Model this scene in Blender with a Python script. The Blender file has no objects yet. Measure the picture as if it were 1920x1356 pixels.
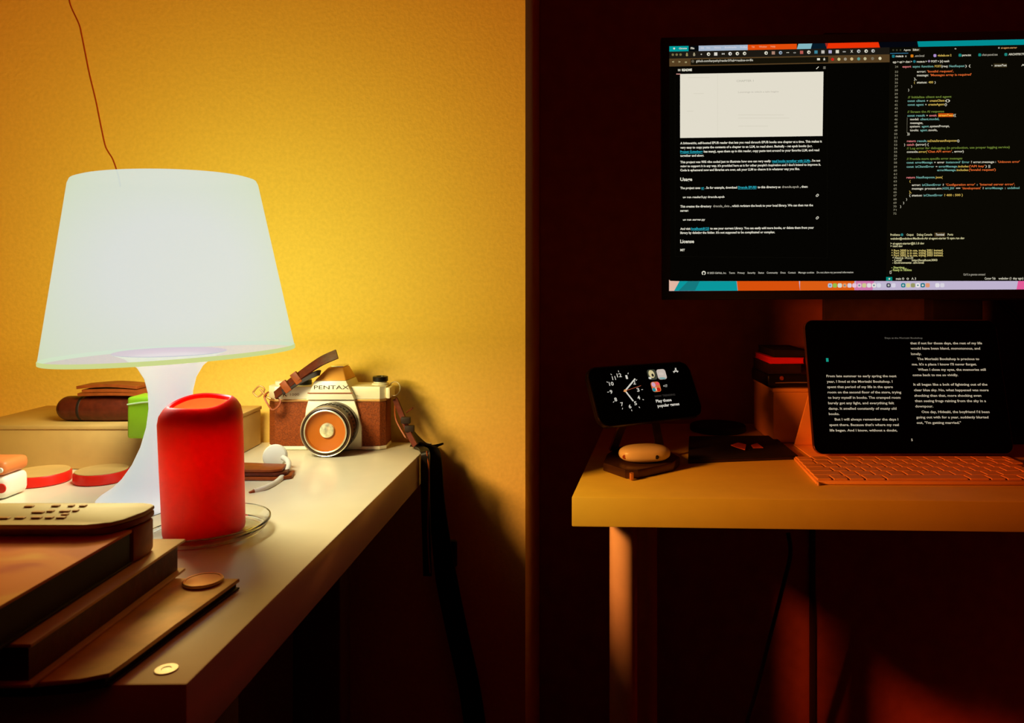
import bpy, bmesh, math, random
from mathutils import Vector as V, Matrix
random.seed(3)
S = bpy.context.scene
COL = S.collection
PI = math.pi
# ------------------------------------------------------------------ camera
F, CX, HY, CH = 1450.0, 1060.0, 525.0, 0.93      # focal length in pixels, optical axis, horizon row, camera height
cd = bpy.data.cameras.new('camera'); cam = bpy.data.objects.new('camera', cd); COL.objects.link(cam)
cam.location = (0, 0, CH); cam.rotation_euler = (PI/2, 0, 0)
cd.sensor_width = 36; cd.lens = F/1920*36
cd.shift_x = -(CX-960)/1920; cd.shift_y = -(678-HY)/1920
cd.clip_start = 0.02
cd.dof.use_dof = True; cd.dof.focus_distance = 0.86; cd.dof.aperture_fstop = 20
S.camera = cam
# ------------------------------------------------------------------ world, exposure
w = bpy.data.worlds.new('world'); S.world = w; w.use_nodes = True
bg = w.node_tree.nodes['Background']; bg.inputs[0].default_value = (0.9, 0.12, 0.03, 1); bg.inputs[1].default_value = 0.0025
S.view_settings.view_transform = 'Standard'; S.view_settings.look = 'None'
S.view_settings.exposure = 0; S.view_settings.gamma = 1; S.view_settings.use_curve_mapping = False
# ------------------------------------------------------------------ lamp light (the bulb inside the shade)
LX, LY, LH = -0.347, 0.68, 0.74
def bulb_light(name, loc, radius, k, rs, gs, bs):
    l = bpy.data.lights.new(name, 'POINT'); l.energy = k; l.shadow_soft_size = radius; l.use_nodes = True
    nt = l.node_tree; em = nt.nodes['Emission']
    comb = nt.nodes.new('ShaderNodeCombineColor')
    for i, (mul, smooth, out) in enumerate((rs, gs, bs)):
        f = nt.nodes.new('ShaderNodeLightFalloff'); f.inputs['Strength'].default_value = mul; f.inputs['Smooth'].default_value = smooth
        nt.links.new(f.outputs[out], comb.inputs[i])
    nt.links.new(comb.outputs[0], em.inputs['Color'])
    o = bpy.data.objects.new(name, l); COL.objects.link(o); o.location = loc
    return o
bulb_light('bulb_light', (LX, LY, LH+0.170), 0.052, 7.0, (16.0, 0.0, 'Constant'), (2.5, 0.12, 'Quadratic'), (0.52, 0.01, 'Quadratic'))

# ------------------------------------------------------------------ helpers
def P(px, py, d): return V(((px-CX)/F*d, d, CH-(py-HY)/F*d))          # pixel at a depth
def T(px, py, h):                                                     # pixel on a horizontal plane
    d = (CH-h)*F/(py-HY); return P(px, py, d)
def lin(c):
    return tuple(((x/255)/12.92 if x/255 <= .04045 else ((x/255+.055)/1.055)**2.4) for x in c)
MATS = {}
def mat(name, color, rough=.5, metal=0, var=.06, scale=60, bump=0, sss=0, sssr=(1, .2, .1), trans=0, coat=0, spec=.3):
    if name in MATS: return MATS[name]
    m = bpy.data.materials.new(name); m.use_nodes = True; MATS[name] = m
    nt = m.node_tree; b = nt.nodes['Principled BSDF']
    b.inputs['Roughness'].default_value = rough; b.inputs['Metallic'].default_value = metal
    b.inputs['Specular IOR Level'].default_value = spec
    tc = nt.nodes.new('ShaderNodeTexCoord'); n = nt.nodes.new('ShaderNodeTexNoise')
    n.inputs['Scale'].default_value = scale; n.inputs['Detail'].default_value = 4
    nt.links.new(tc.outputs['Object'], n.inputs['Vector'])
    r = nt.nodes.new('ShaderNodeValToRGB')
    c = color
    r.color_ramp.elements[0].position = .3; r.color_ramp.elements[1].position = .7
    r.color_ramp.elements[0].color = (c[0]*(1-var), c[1]*(1-var), c[2]*(1-var), 1)
    r.color_ramp.elements[1].color = (min(1, c[0]*(1+var)), min(1, c[1]*(1+var)), min(1, c[2]*(1+var)), 1)
    nt.links.new(n.outputs['Fac'], r.inputs[0]); nt.links.new(r.outputs[0], b.inputs['Base Color'])
    if bump:
        bp = nt.nodes.new('ShaderNodeBump'); bp.inputs['Strength'].default_value = bump; bp.inputs['Distance'].default_value = .001
        nt.links.new(n.outputs['Fac'], bp.inputs['Height']); nt.links.new(bp.outputs[0], b.inputs['Normal'])
    if sss:
        b.inputs['Subsurface Weight'].default_value = 1; b.inputs['Subsurface Scale'].default_value = sss
        b.inputs['Subsurface Radius'].default_value = sssr
    if trans:
        b.inputs['Transmission Weight'].default_value = trans
    if coat:
        b.inputs['Coat Weight'].default_value = coat; b.inputs['Coat Roughness'].default_value = .1
    return m
def emis(name, rgb, k=1.0):
    if name in MATS: return MATS[name]
    m = bpy.data.materials.new(name); m.use_nodes = True; MATS[name] = m
    nt = m.node_tree; nt.nodes.clear()
    e = nt.nodes.new('ShaderNodeEmission'); o = nt.nodes.new('ShaderNodeOutputMaterial')
    e.inputs[0].default_value = (*lin(rgb), 1); e.inputs[1].default_value = k
    nt.links.new(e.outputs[0], o.inputs[0]); return m
def px(rgb): return emis('pixel_%d_%d_%d' % rgb, rgb)

def wloc(o):
    p = V((0, 0, 0))
    while o: p += o.location; o = o.parent
    return p
def thing(name, label, cat, loc=(0, 0, 0), group=None):
    o = bpy.data.objects.new(name, None); COL.objects.link(o); o.empty_display_size = .02
    o.location = loc; o['label'] = label; o['category'] = cat
    if group: o['group'] = group
    return o
def obj(name, bm, m, parent=None, label=None, cat=None, group=None, kind=None, smooth=True, flat_angle=35):
    me = bpy.data.meshes.new(name)
    bmesh.ops.recalc_face_normals(bm, faces=bm.faces)
    if parent is None:
        xs = [v.co for v in bm.verts]
        loc = V(((min(c.x for c in xs)+max(c.x for c in xs))/2, (min(c.y for c in xs)+max(c.y for c in xs))/2, min(c.z for c in xs)))
    else: loc = wloc(parent)
    for v in bm.verts: v.co -= loc
    if smooth:
        for f in bm.faces: f.smooth = True
        a = math.radians(flat_angle)
        for e in bm.edges:
            e.smooth = len(e.link_faces) == 2 and e.calc_face_angle(9) < a
    bm.to_mesh(me); bm.free()
    for mm in (m if isinstance(m, (list, tuple)) else [m]): me.materials.append(mm)
    o = bpy.data.objects.new(name, me); COL.objects.link(o)
    if parent is None: o.location = loc
    else: o.parent = parent
    if label: o['label'] = label
    if cat: o['category'] = cat
    if group: o['group'] = group
    if kind: o['kind'] = kind
    return o
def NB(): return bmesh.new()
def hexa(bm, pts, bev=0, seg=2):
    """8 points: bottom 4 ccw, top 4 ccw"""
    vs = [bm.verts.new(p) for p in pts]
    fs = [bm.faces.new([vs[i] for i in q]) for q in ((3, 2, 1, 0), (4, 5, 6, 7), (0, 1, 5, 4), (1, 2, 6, 5), (2, 3, 7, 6), (3, 0, 4, 7))]
    if bev:
        es = list({e for f in fs for e in f.edges})
        bmesh.ops.bevel(bm, geom=es, offset=bev, segments=seg, profile=.5, affect='EDGES', clamp_overlap=True)
def box(bm, x0, x1, y0, y1, z0, z1, bev=0, seg=2):
    hexa(bm, [V(p) for p in ((x0, y0, z0), (x1, y0, z0), (x1, y1, z0), (x0, y1, z0), (x0, y0, z1), (x1, y0, z1), (x1, y1, z1), (x0, y1, z1))], bev, seg)
def prism(bm, pts, vec, bev=0, seg=2):
    a = [bm.verts.new(p) for p in pts]; b = [bm.verts.new(V(p)+V(vec)) for p in pts]
    n = len(pts); fs = [bm.faces.new(a[::-1]), bm.faces.new(b)]
    for i in range(n): fs.append(bm.faces.new((a[i], a[(i+1) % n], b[(i+1) % n], b[i])))
    if bev:
        es = list(set(fs[0].edges) | set(fs[1].edges))
        bmesh.ops.bevel(bm, geom=es, offset=bev, segments=seg, profile=.5, affect='EDGES', clamp_overlap=True)
def frame(d):
    d = V(d).normalized(); a = V((0, 0, 1)) if abs(d.z) < .9 else V((1, 0, 0))
    x = a.cross(d).normalized(); return x, d.cross(x).normalized(), d
def lathe(bm, prof, base, axis=(0, 0, 1), n=48, close=False):
    """prof: list of (r, t) along axis"""
    x, y, d = frame(axis); base = V(base); rings = []
    for r, t in prof:
        if r < 1e-6: rings.append([bm.verts.new(base+d*t)])
        else: rings.append([bm.verts.new(base+d*t+x*r*math.cos(2*PI*i/n)+y*r*math.sin(2*PI*i/n)) for i in range(n)])
    prs = list(zip(rings, rings[1:]))
    if close: prs.append((rings[-1], rings[0]))
    for a, b in prs:
        for i in range(n):
            j = (i+1) % n
            if len(a) == 1 and len(b) == 1: continue
            if len(a) == 1: bm.faces.new((a[0], b[i], b[j]))
            elif len(b) == 1: bm.faces.new((a[i], b[0], a[j]))
            else: bm.faces.new((a[i], a[j], b[j], b[i]))
def spline(pts, n=8):
    pts = [V(p) for p in pts]; out = []
    for i in range(len(pts)-1):
        p0 = pts[max(i-1, 0)]; p1 = pts[i]; p2 = pts[i+1]; p3 = pts[min(i+2, len(pts)-1)]
        for k in range(n):
            t = k/n
            out.append(.5*((2*p1)+(-p0+p2)*t+(2*p0-5*p1+4*p2-p3)*t*t+(-p0+3*p1-3*p2+p3)*t**3))
    out.append(pts[-1]); return out
def tube(bm, pts, r, n=10, smoothn=6):
    pp = spline(pts, smoothn) if smoothn else [V(p) for p in pts]
    rr = r if callable(r) else (lambda t: r)
    rings = []; up = None
    for i, p in enumerate(pp):
        d = (pp[min(i+1, len(pp)-1)]-pp[max(i-1, 0)]).normalized()
        if up is None: x, y, _ = frame(d)
        else: x = (up-d*up.dot(d)).normalized(); y = d.cross(x)
        up = x; q = rr(i/(len(pp)-1))
        rings.append([bm.verts.new(p+x*q*math.cos(2*PI*k/n)+y*q*math.sin(2*PI*k/n)) for k in range(n)])
    for a, b in zip(rings, rings[1:]):
        for k in range(n): bm.faces.new((a[k], a[(k+1) % n], b[(k+1) % n], b[k]))
    bm.faces.new(rings[0][::-1]); bm.faces.new(rings[-1])
def ribbon(bm, pts, side, width, th, smoothn=6):
    """flat band; side(t) gives the width direction"""
    pp = spline(pts, smoothn); sf = side if callable(side) else (lambda t: V(side)); wf = width if callable(width) else (lambda t: width)
    rings = []
    for i, p in enumerate(pp):
        t = i/(len(pp)-1); d = (pp[min(i+1, len(pp)-1)]-pp[max(i-1, 0)]).normalized()
        s = sf(t); s = (s-d*s.dot(d)).normalized(); n = d.cross(s)
        a = s*wf(t)/2; b = n*th/2
        rings.append([bm.verts.new(p+q) for q in (-a-b, a-b, a+b, -a+b)])
    for a, b in zip(rings, rings[1:]):
        for k in range(4): bm.faces.new((a[k], a[(k+1) % 4], b[(k+1) % 4], b[k]))
    bm.faces.new(rings[0][::-1]); bm.faces.new(rings[-1])
def rrect(w_, h_, r, n=6):
    out = []
    for cx, cy, a0 in ((w_/2-r, h_/2-r, 0), (-w_/2+r, h_/2-r, 90), (-w_/2+r, -h_/2+r, 180), (w_/2-r, -h_/2+r, 270)):
        for k in range(n+1):
            a = math.radians(a0+90*k/n); out.append((cx+r*math.cos(a), cy+r*math.sin(a)))
    return out

# ------------------------------------------------------------------ materials
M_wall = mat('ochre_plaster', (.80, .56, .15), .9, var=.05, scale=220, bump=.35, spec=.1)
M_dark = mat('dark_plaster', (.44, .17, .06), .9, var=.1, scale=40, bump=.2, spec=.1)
M_floor = mat('dark_floor', (.02, .012, .008), .7, var=.3, scale=8)
M_desk = mat('white_desk_laminate', (.88, .84, .70), .22, var=.02, scale=30, spec=.4)
M_desk2 = mat('white_laminate_lamp_tint', (.66, .54, .06), .42, var=.04, scale=30, spec=.3)  # white desk; the lamp's warm light is put into its colour
M_leg = mat('white_painted_steel', (.80, .60, .32), .35, var=.03)
M_white = mat('white_plastic', (.85, .83, .75), .4, var=.02)
M_cream = mat('cream_card', (.60, .38, .13), .7, var=.05, scale=50)
M_brown = mat('brown_leather', (.10, .014, .004), .45, var=.25, scale=180, bump=.4)
M_brown2 = mat('tan_leather', (.30, .058, .007), .5, var=.2, scale=120, bump=.3)
M_black = mat('black_plastic', (.008, .006, .005), .35, var=.1, spec=.3)
M_blackm = mat('black_matte', (.012, .008, .006), .7, var=.1, spec=.2)
M_brass = mat('aged_brass', (.50, .24, .07), .45, .3)
M_glassblk = mat('black_glass', (.001, .001, .001), .25, var=0, spec=.05)
M_silver = mat('satin_chrome', (.88, .80, .62), .4, .12, var=.03)
M_chrome = mat('polished_chrome', (.9, .8, .6), .3, .8, var=.02)
M_leather = mat('camera_leatherette', (.21, .038, .002), .7, var=.35, scale=700, bump=.9)
M_red = mat('red_gloss_plastic', (.75, .02, .01), .35, var=.04)
M_green = mat('green_plastic', (.30, .56, .015), .4, var=.04)
M_wax = mat('red_wax', (1.0, .008, .002), .45, var=.01, scale=25, sss=.010, spec=.3, sssr=(1, .08, .03))
M_bookb = mat('black_cloth_cover', (.02, .008, .005), .6, var=.2)
M_paper = mat('paper_block', (.55, .33, .13), .8, var=.15, scale=300)

# ------------------------------------------------------------------ the room
WY, WX, BY = 0.915, (985-CX)/F*0.915, 1.325
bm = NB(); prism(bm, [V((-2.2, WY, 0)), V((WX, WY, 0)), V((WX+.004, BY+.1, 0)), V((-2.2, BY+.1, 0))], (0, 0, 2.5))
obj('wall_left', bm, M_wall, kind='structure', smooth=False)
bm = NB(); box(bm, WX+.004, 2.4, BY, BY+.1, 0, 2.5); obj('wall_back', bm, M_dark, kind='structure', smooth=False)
bm = NB(); box(bm, -2.2, 2.4, -1.2, BY+.1, -.05, 0); obj('floor', bm, M_floor, kind='structure', smooth=False)
bm = NB(); box(bm, -2.2, 2.4, -1.2, BY+.1, 2.5, 2.55); obj('ceiling', bm, mat('ceiling_paint', (.08, .035, .015), .9), kind='structure', smooth=False)
x = (1517-CX)/F*BY
bm = NB(); box(bm, x, x+.010, BY-.004, BY, 0, .66, .001); obj('trim_1', bm, mat('panel_gap', (.05, .03, .02), .9), kind='structure')
x = (1541-CX)/F*BY
bm = NB(); box(bm, x, x+.42, BY-.012, BY, .60, 1.35, .002); obj('wall_slab', bm, mat('dark_slab', (.05, .035, .015), .8, var=.2), kind='structure')  # thin darker slab laid on the back wall
# thin wire down the wall above the lamp
bm = NB()
wp = [(60, -900), (96, -300), (120, -60), (128, -12), (133, 12), (148, 45), (153, 65), (160, 100), (168, 140), (180, 190), (189, 235), (197, 272), (203, 285), (212, 300), (222, 330), (226, 350)]
tube(bm, [P(a, b, WY-.0008) for a, b in wp], lambda t: .00075, 6, 4)
obj('wall_wire', bm, mat('oxide_red_wire', (.35, .04, .005), .6), label='thin dark red wire hanging down the yellow wall above the lampshade', cat='wire')

# ------------------------------------------------------------------ left desk
LT = 0.74; TH = .034
def zx(px_, py_, h): return T(px_, py_, h)
nr = T(350, 1283, LT); fr = T(350+(1283-822)/.989, 822, LT)
fr = V((fr.x, .905, LT)); nl = V((-.95, nr.y-.012, LT)); fl = V((-.95, .905, LT))
desk = thing('desk', 'white-topped desk under the glowing lamp, against the yellow wall', 'desk', (nr.x-.35, .63, 0))
bm = NB(); dz = V((0, 0, -TH)); hexa(bm, [nl+dz, nr+dz, fr+dz, fl+dz, nl, nr, fr, fl], .0012)
obj('desktop', bm, M_desk, desk)
c = T(312, 1256, LT)
bm = NB(); lathe(bm, [(.0022, .0001), (.0024, .0006), (.0052, .0006), (.0056, .0002), (.0056, 0)], c, n=28); obj('screw_cap', bm, M_white, desk)
bm = NB(); lathe(bm, [(0, .0003), (.0022, .0003)], c, n=20); obj('screw_hole', bm, M_black, desk)
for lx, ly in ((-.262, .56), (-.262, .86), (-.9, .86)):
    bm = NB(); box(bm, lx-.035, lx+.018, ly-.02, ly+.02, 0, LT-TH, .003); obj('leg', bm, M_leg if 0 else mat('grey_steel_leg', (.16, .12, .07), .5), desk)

# ------------------------------------------------------------------ right desk
RT = CH-.245
a = T(1072, 931.5, RT); b = T(1920, 941, RT); b = a+(b-a)*1.6
e = T(1096, 860, RT); d_ = (e-a).normalized()*.60
rd = thing('desk', 'desk under the big monitor, orange-lit front edge and round leg', 'desk', ((a.x+b.x)/2, a.y+.3, 0))
cc = [a, b, b+d_, a+d_]
for q in cc: q.y = min(q.y, BY-.006)
bm = NB(); hexa(bm, [q+dz for q in cc]+cc, .0012); obj('desktop', bm, M_desk2, rd)
lc = P(1169, 1050, .985)
for lx, ly in ((lc.x, lc.y), (lc.x+.06, 1.28), (lc.x+1.0, 1.0), (lc.x+1.0, 1.28)):
    bm = NB(); lathe(bm, [(.0, 0), (.0178, 0), (.0178, RT-TH-.006), (.03, RT-TH-.006), (.03, RT-TH), (0, RT-TH)], (lx, ly, 0), n=36); obj('leg', bm, M_leg, rd)
# cable below
bm = NB(); tube(bm, [P(1478, 1000, 1.2), P(1482, 1040, 1.2), P(1468, 1100, 1.2), P(1445, 1190, 1.2), P(1420, 1290, 1.2), P(1398, 1370, 1.2), P(1392, 1470, 1.2)], .0032, 10)
obj('cable', bm, M_black, label='black cable hanging below the monitor desk', cat='cable')

# ------------------------------------------------------------------ lamp
lamp = thing('table_lamp', 'lit table lamp with white tapered shade and flared white foot', 'lamp', (LX, LY, LT))
B = V((LX, LY, LT))
prof = [(0, 0), (.056, 0), (.057, .002), (.055, .004), (.046, .010), (.038, .018), (.030, .030), (.0235, .045), (.0190, .062), (.0172, .078), (.0178, .092), (.0205, .104), (.026, .114), (.036, .1225), (.045, .1262), (.043, .1262), (.030, .1195), (.018, .110), (.010, .106), (0, .105)]
pp = []
for (r0, t0), (r1, t1) in zip(prof, prof[1:]): pp += [(r0, t0), ((r0+r1)/2, (t0+t1)/2)]
pp.append(prof[-1])
M_base = bpy.data.materials.new('white_base_with_glow'); M_base.use_nodes = True
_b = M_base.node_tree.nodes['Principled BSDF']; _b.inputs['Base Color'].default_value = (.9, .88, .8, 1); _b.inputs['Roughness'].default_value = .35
_b.inputs['Emission Color'].default_value = (.72, .95, 1.0, 1); _b.inputs['Emission Strength'].default_value = .45  # emission added to brighten the white foot, which is no light source
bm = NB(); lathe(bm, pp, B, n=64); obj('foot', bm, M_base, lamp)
bm = NB(); lathe(bm, [(0, .1272), (.044, .1272), (.0455, .1268), (.044, .1264), (0, .1264)], B, n=48); obj('added_bowl_cap', bm, mat('muting_cap', (.34, .085, .12), .6), lamp)  # dark-tinted cap added to dim the bright bowl seen through the shade
# shade: thin translucent shell, tilts a little to the left
ms = bpy.data.materials.new('lit_shade'); ms.use_nodes = True; nt = ms.node_tree; nt.nodes.clear()
out = nt.nodes.new('ShaderNodeOutputMaterial'); add = nt.nodes.new('ShaderNodeAddShader')
em = nt.nodes.new('ShaderNodeEmission'); tr = nt.nodes.new('ShaderNodeBsdfTransparent')
tr.inputs[0].default_value = (.36, .37, .125, 1)
tc = nt.nodes.new('ShaderNodeTexCoord'); vd = nt.nodes.new('ShaderNodeVectorMath'); vd.operation = 'DISTANCE'
vd.inputs[1].default_value = (.035, -.06, .195)      # painted hot spot of the glow, off to the right of the bulb
rp = nt.nodes.new('ShaderNodeValToRGB'); rp.color_ramp.elements[0].position = .045; rp.color_ramp.elements[0].color = (.47, .50, .64, 1)
rp.color_ramp.elements[1].position = .15; rp.color_ramp.elements[1].color = (.39, .48, .36, 1)
x_ = rp.color_ramp.elements.new(.11); x_.color = (.43, .50, .50, 1)
nt.links.new(tc.outputs['Object'], vd.inputs[0]); nt.links.new(vd.outputs['Value'], rp.inputs[0]); nt.links.new(rp.outputs[0], em.inputs[0])
em.inputs[1].default_value = 1.0
nt.links.new(em.outputs[0], add.inputs[0]); nt.links.new(tr.outputs[0], add.inputs[1]); nt.links.new(add.outputs[0], out.inputs[0])
def shade_point(v):
    return v
bm = NB()
lathe(bm, [(.0985, .124), (.0995, .1245), (.0998, .127), (.0992, .130), (.0745, .273), (.073, .2765), (.070, .2775), (0, .2775)], B, n=96)
bmesh.ops.rotate(bm, verts=bm.verts, cent=B+V((0, 0, .2)), matrix=Matrix.Rotation(-math.radians(2.4), 3, 'Y'))
sh = obj('lamp_shade', bm, ms, lamp, flat_angle=60)
rmat = emis('shade_rim', (205, 215, 140), 1.0)
bm = NB(); lathe(bm, [(.0998, .1235), (.1004, .1238), (.1004, .1268), (.0998, .1272)], B, n=96, close=True)
bmesh.ops.rotate(bm, verts=bm.verts, cent=B+V((0, 0, .2)), matrix=Matrix.Rotation(-math.radians(2.4), 3, 'Y'))
obj('shade_rim', bm, rmat, lamp)

# ------------------------------------------------------------------ glass dish and candle
DX, DY = (385-CX)/F*.58, .58
mg = bpy.data.materials.new('clear_glass'); mg.use_nodes = True; gb = mg.node_tree.nodes['Principled BSDF']
gb.inputs['Transmission Weight'].default_value = 1; gb.inputs['Roughness'].default_value = .03; gb.inputs['IOR'].default_value = 1.3
gb.inputs['Base Color'].default_value = (.93, .93, .82, 1)
bm = NB(); lathe(bm, [(0, .0005), (.036, .0005), (.0405, .003), (.0450, .0095), (.0460, .0098), (.0462, .0085), (.0420, .0015), (.036, .0), (0, 0)][::-1], (DX, DY, LT+.0002), n=64)
# cavity side above the floor of the dish
obj('glass_dish', bm, mg, label='round clear glass dish under the red candle', cat='dish')
cd_ = V((DX-.0005, DY, LT+.0012)); ax = V((-.035, 0, 1)).normalized()
bm = NB()
R = .0285
lathe(bm, [(0, 0), (R-.002, 0), (R-.0005, .001), (R, .003), (R+.0006, .05), (R+.0008, .085), (R-.0004, .0915), (R-.0030, .0960), (R-.0055, .0985), (R-.0070, .0990), (R-.0080, .0982), (R-.0085, .0960), (R-.0085, .078), (R-.0085, .010), (R-.0100, .008), (0, .008)], cd_, ax, n=72)
def melt(bm):      # wavy rim, lower towards the near side
    for v in bm.verts:
        t = (v.co-cd_).dot(ax); k = max(0, min(1, (t-.072)/.024)); a_ = math.atan2(v.co.y-cd_.y, v.co.x-cd_.x)
        v.co.z += k*((v.co.y-cd_.y)*.13+.0008*math.sin(3*a_+1)-.001)
melt(bm)
fl = bpy.data.lights.new('candle_fill', 'POINT'); fl.energy = .028; fl.color = (1, .5, .15); fl.shadow_soft_size = .006
flo = bpy.data.objects.new('candle_fill', fl); COL.objects.link(flo); flo.location = cd_+ax*.056+V((-.004, -.003, 0))   # light added low in the hollow to make the wax glow; no flame there
cdl = obj('candle', bm, M_wax, label='red pillar candle with melted hollow top standing before the lamp', cat='candle')
bm = NB(); lathe(bm, [(R-.0087, .0958), (R-.0088, .0820), (R-.0091, .0820), (R-.0090, .0958)], cd_, ax, n=64, close=True); melt(bm); obj('pale_lining', bm, mat('pale_wax', (.90, .66, .30), .5), cdl, 'pale tan band inside the hollow top')

# ------------------------------------------------------------------ books, bottom to top
def book(name, label, x0, x1, y0, y1, z0, z1, cover, page, over=.003, ct=.0018, cov2=None, cat='book'):
    t = thing(name, label, cat, ((x0+x1)/2, (y0+y1)/2, z0))
    bm = NB(); box(bm, x0, x1, y0, y1, z0, z0+ct, .0006); obj('back_cover', bm, cover, t)
    bm = NB(); box(bm, x0, x1, y0, y1, z1-ct, z1, .0006); obj('front_cover', bm, cov2 or cover, t)
    bm = NB(); box(bm, x0+over, x1-over, y0+over, y1-over, z0+ct, z1-ct); obj('pages', bm, page, t, smooth=False)
    return t
# magazine / thin folder with a slanted near corner
hb = .0068
p3 = [T(449, 1085, LT+hb), T(446, 1088, LT+hb), T(330, 1170, LT+hb), T(236, 1240, LT+hb), T(205, 1262, LT+hb), T(150, 1273, LT+hb), T(60, 1281, LT+hb)]
p3 = [p3[0], p3[2], p3[3], p3[4], p3[5], p3[6], V((-.30, p3[6].y, LT+hb)), V((-.30, p3[0].y+.002, LT+hb))]
fold = thing('notebook', 'thin brown notebook lying lowest of the three books, curled near edge', 'notebook', (p3[0].x-.04, .42, LT))
mcov = mat('worn_brown_cover', (.72, .42, .14), .6, var=.35, scale=30)
bm = NB(); prism(bm, [V((q.x, q.y, LT+.0045)) for q in p3], (0, 0, .0023), .0005); obj('front_cover', bm, mcov, fold)
bm = NB(); prism(bm, [V((q.x-.002, q.y, LT+.0016)) for q in p3], (0, 0, .0029)); obj('pages', bm, M_bookb, fold)
bm = NB(); prism(bm, [V((q.x, q.y, LT+.0003)) for q in p3], (0, 0, .0013), .0003); obj('back_cover', bm, M_bookb, fold)
h3 = LT+.0068
b2x = -.239
book('book', 'pale-covered hardback in the middle of the stack of three', b2x-.20, b2x, .346, .487, h3+.0002, h3+.0202, mat('pale_cover', (.80, .55, .25), .6, var=.06), M_brown, over=.0035)
h2 = h3+.0202
mo = bpy.data.materials.new('patterned_cover'); mo.use_nodes = True; MATS['patterned_cover'] = mo
nt = mo.node_tree; bb = nt.nodes['Principled BSDF']; bb.inputs['Roughness'].default_value = .75; bb.inputs['Specular IOR Level'].default_value = .15
tc = nt.nodes.new('ShaderNodeTexCoord'); nn = nt.nodes.new('ShaderNodeTexNoise'); nn.inputs['Scale'].default_value = 16; nn.inputs['Detail'].default_value = 1.5; nn.inputs['Distortion'].default_value = 1.2
rr_ = nt.nodes.new('ShaderNodeValToRGB'); rr_.color_ramp.interpolation = 'EASE'
rr_.color_ramp.elements[0].color = (.45, .06, .006, 1); rr_.color_ramp.elements[0].position = .36
rr_.color_ramp.elements[1].color = (.70, .32, .05, 1); rr_.color_ramp.elements[1].position = .66
z_ = rr_.color_ramp.elements.new(.5); z_.color = (.62, .17, .018, 1)
nt.links.new(tc.outputs['Object'], nn.inputs['Vector']); nt.links.new(nn.outputs['Fac'], rr_.inputs[0]); nt.links.new(rr_.outputs[0], bb.inputs['Base Color'])
book('book', 'topmost book with swirled orange cover under the keypad handset', -.248-.20, -.248, .25, .443, h2+.0002, h2+.0200, M_bookb, M_bookb, over=.001, cov2=mo)
h1 = h2+.0200
# coin on the notebook
c = T(381, 1093, h3)
bm = NB(); lathe(bm, [(0, 0), (.0108, 0), (.0115, .0004), (.0115, .0016), (.0110, .0020), (.0098, .0020), (.0096, .0017), (0, .0017)], (c.x, c.y, h3+.0003), n=48)
obj('coin', bm, mat('bronze_coin', (.45, .26, .09), .35, .6), label='flat round bronze coin lying on the thin brown notebook', cat='coin')

# handset with keypad
hs = thing('handset', 'beige keypad handset with rounded end on top of the books', 'handset', (-.33, .44, h1))
y0, y1, xr = .430, .472, -.2475
out_ = [(-.56, y0), (-.268, y0), (-.261, y0+.0012), (-.256, y0+.0045), (-.2520, y0+.0100), (-.2492, y0+.017), (-.2478, y0+.025), (xr, y0+.031), (-.2488, y1-.004), (-.2525, y1-.0008), (-.258, y1), (-.56, y1)]
zt = h1+.0068
bm = NB(); prism(bm, [V((x_, max(y_, y0+.002), h1+.0003)) for x_, y_ in out_], (0, 0, .0038), .001, 2); obj('lower_shell', bm, M_brown2, hs)
bm = NB(); prism(bm, [V((x_+.0002, y_, h1+.0042)) for x_, y_ in out_], (0, 0, .0026), .0009, 2); obj('upper_shell', bm, mat('beige_plastic', (.55, .40, .17), .6, var=.03), hs)
bm = NB(); ec = [(-.50, .4442), (-.2480, .4442), (-.2468, .449), (-.2466, .460), (-.2490, .467), (-.256, y1-.001), (-.50, y1-.001)]
prism(bm, [V((x_, y_, h2+.0004)) for x_, y_ in ec], (0, 0, h1-h2-.0006), .0015, 2); obj('rear_body', bm, M_brown2, hs)
mk = mat('tan_key', (.62, .30, .08), .5)
for kx, ky, kw in ((55, 949, 16), (105, 948, 14), (134, 948, 10), (156, 948, 12), (72, 960, 22), (95, 958, 12), (122, 958, 18), (142, 957, 10), (5, 971, 26), (38, 970.5, 18), (69, 970, 18), (93, 970, 14), (115, 970, 16), (122, 964, 12)):
    c = T(kx, ky, zt+.0006); hw = kw/2*c.y/F
    bm = NB(); box(bm, c.x-hw, c.x+hw, c.y-.0015, c.y+.0015, zt+.0001, zt+.0009, .0003, 1); obj('key', bm, mk, hs)

# ------------------------------------------------------------------ things behind the lamp
bx1 = (400-CX)/F*.774
cb = thing('carton', 'long cream carton standing against the yellow wall behind the lamp', 'box', (-.47, .84, LT))
bm = NB(); box(bm, -.60, bx1, .774, .895, LT+.0005, LT+.040, .001); obj('tray', bm, M_cream, cb)
bm = NB(); box(bm, -.601, bx1+.001, .773, .896, LT+.0402, LT+.0445, .001); obj('lid', bm, M_cream, cb)
ct_ = LT+.0446
def at_x(px_, d): return (px_-CX)/F*d
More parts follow.
